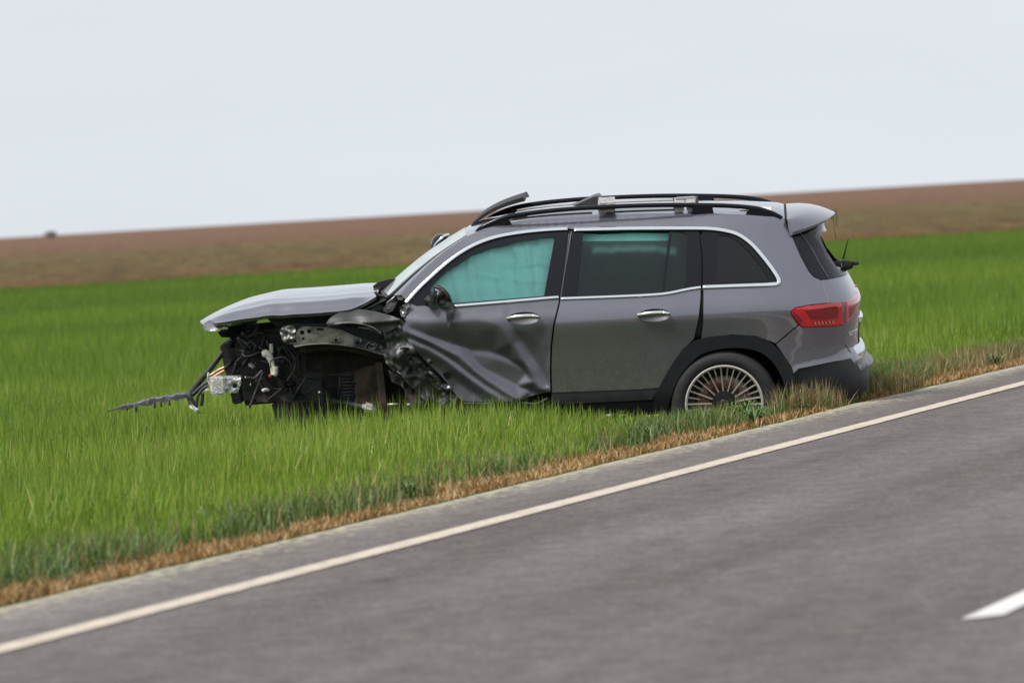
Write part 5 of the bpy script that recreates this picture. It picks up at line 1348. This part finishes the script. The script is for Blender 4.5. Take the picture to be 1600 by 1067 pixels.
pz = smooth_noise(x, y, 2.5, 51); k = (pz > .0) & out_of_car(x, y, terrain(x, y)); x, y, dd, tt, pz = x[k], y[k], dd[k], tt[k], pz[k]
blades('verge_weeds', x, y, terrain(x, y) - .004, RNG.uniform(.07, .24, len(x)) * np.where(tt < TW - .15, .5, 1.0), RNG.uniform(.005, .011, len(x)), np.abs(RNG.normal(0, .45, len(x))), np.clip(.45 + .15 * pz + RNG.normal(0, .2, len(x)), 0, 1), LOW)

xl = RNG.uniform(.30, 1.8, 14000); yl = RNG.uniform(-1.6, -.30, 14000)
pw = [CAR_M @ Vector((a_, b_, .1)) for a_, b_ in zip(xl, yl)]
x = np.array([p.x for p in pw]); y = np.array([p.y for p in pw]); dd, tt = dvals(x, y)
k = (dd > .05) & out_of_car(x, y, terrain(x, y)); x, y, dd = x[k], y[k], dd[k]; pz = smooth_noise(x, y, 4, 61)
half = RNG.random(len(x)) < .62
blades('dry_stems', x[half], y[half], terrain(x, y)[half] - .004, RNG.uniform(.08, .30, half.sum()), RNG.uniform(.003, .007, half.sum()), np.abs(RNG.normal(0, .38, half.sum())), np.clip(.5 + RNG.normal(0, .25, half.sum()), 0, 1), SEED)
half = ~half
blades('verge_weeds', x[half], y[half], terrain(x, y)[half] - .004, RNG.uniform(.06, .28, half.sum()), RNG.uniform(.004, .009, half.sum()), np.abs(RNG.normal(0, .45, half.sum())), np.clip(.5 + RNG.normal(0, .2, half.sum()), 0, 1), LOW)

# scattered dead stalks all along the verge
x, y, tt, dd = strip_pts(2600, -4, 42, .12, 1.0)
k = out_of_car(x, y, terrain(x, y)); x, y, tt, dd = x[k], y[k], tt[k], dd[k]
blades('dry_stems', x, y, terrain(x, y) - .004, RNG.uniform(.08, .24, len(x)), RNG.uniform(.003, .006, len(x)), np.abs(RNG.normal(0, .4, len(x))), np.clip(.6 + RNG.normal(0, .25, len(x)), 0, 1), SEED)

# single leafy plants at the roadside
LEAF = mat('weed_leaf', (.10, .18, .045), .55, var=.3, vscale=30)
FLOWER = mat('yellow_petal', (.62, .55, .20), .6)
def weed(px, py, size, label, leaves=16, flower=0, dz=.0):
    p = on_ground(px, py, dz); z = float(terrain(p.x, p.y))
    p = on_ground(px, py, z); z = float(terrain(p.x, p.y))
    e = bpy.data.objects.new('roadside_weed', None); COL.objects.link(e); e.location = (p.x, p.y, z)
    tag(e, label, 'weed', 'leafy weeds on the verge')
    V = []; F = []
    for k in range(leaves * 3):
        a = random.uniform(0, 6.283); r = size * random.uniform(.5, 1.0); up = random.uniform(.3, 1.1) * size * .8; w_ = size * random.uniform(.03, .065)
        c, s = math.cos(a), math.sin(a)
        pts = [(0, 0, 0), (.45, w_, up * .75), (.45, -w_, up * .75), (.8, w_ * .7, up), (.8, -w_ * .7, up), (1.05, 0, up * .9)]
        b = len(V)
        for f_, sd, zz in pts: V.append((c * r * f_ - s * sd, s * r * f_ + c * sd, zz + (.004 if sd else 0)))
        F += [(b, b + 2, b + 1), (b + 1, b + 2, b + 4, b + 3), (b + 3, b + 4, b + 5)]
    obj('leaves', V, F, LEAF, e)
    V = []; F = []
    for k in range(4):
        a = random.uniform(0, 6.283); b = len(V); r = size * .25
        for f_, zz in ((0, -.01), (.5, size * .6), (1, size * 1.15)):
            for q in range(3): V.append((math.cos(a) * r * f_ + .003 * math.cos(q * 2.1), math.sin(a) * r * f_ + .003 * math.sin(q * 2.1), zz))
        for i in range(2):
            for q in range(3): F.append((b + 3 * i + q, b + 3 * i + (q + 1) % 3, b + 3 * i + 3 + (q + 1) % 3, b + 3 * i + 3 + q))
        if k < flower:
            fl = V[-1]; fb = []
            fv = []; ff = []
            for q in range(6):
                th = q * math.pi / 3
                fv += [(fl[0], fl[1], fl[2]), (fl[0] + .016 * math.cos(th - .4), fl[1] + .016 * math.sin(th - .4), fl[2] + .012), (fl[0] + .016 * math.cos(th + .4), fl[1] + .016 * math.sin(th + .4), fl[2] + .012)]
                ff.append((3 * q, 3 * q + 1, 3 * q + 2))
            obj('flower', fv, ff, FLOWER, e)
    obj('stem', V, F, LEAF, e)
    return e
weed(1440, 590, .15, 'bright green leafy weed on the verge behind the rear bumper', 26)
weed(1180, 664, .13, 'dark green leafy weed at the asphalt edge beside the rear wheel', 22)
weed(1160, 662, .17, 'tall green weed growing up in front of the rear wheel', 24)
weed(1020, 688, .13, 'small weed with pale yellow flowers ahead of the rear wheel', 12, flower=3)
weed(1258, 645, .11, 'small green weed below the rear bumper side', 14)
weed(1556, 575, .14, 'low green weed on the verge well behind the car', 20)
weed(105, 915, .07, 'small green weed alone in the orange dead grass strip', 16)
weed(640, 775, .10, 'low green weed among dead grass ahead of the car front', 16)

# one far bush on the horizon
BY = 1900.0
bp = cam_ray(80, 365); bxp = bp.x / bp.y * BY; bz = float(terrain(bxp, BY)) + .03
bush = bpy.data.objects.new('far_bush', None); COL.objects.link(bush); bush.location = (bxp, BY, bz)
tag(bush, 'tiny dark bush standing alone on the far horizon', 'bush')
BL = mat('far_foliage', (.22, .20, .18), .8, var=.3, vscale=.6)
V = []; F = []
for k in range(900):
    u = Vector((random.gauss(0, 1), random.gauss(0, 1), random.gauss(0, 1))).normalized() * random.random() ** .4
    lob = 1 + .35 * noise.noise(u * 1.7)
    c = Vector((u.x * 2.5 * lob, u.y * 2.2 * lob, 1.7 + u.z * 1.3 * lob)); s = random.uniform(.12, .3)
    n_ = Vector((random.gauss(0, 1), random.gauss(0, 1), random.gauss(0, 1))).normalized(); a = n_.orthogonal().normalized(); b2 = n_.cross(a)
    b = len(V); V += [c + a * s, c + b2 * s * .6, c - a * s, c - b2 * s * .6]; F.append((b, b + 1, b + 2, b + 3))
obj('crown', V, F, BL, bush, smooth=False)
tube('trunk', [(0, 0, -.1), (.1, 0, .8), (0, .1, 1.8)], .12, BL, bush, radii=[.18, .12, .05])
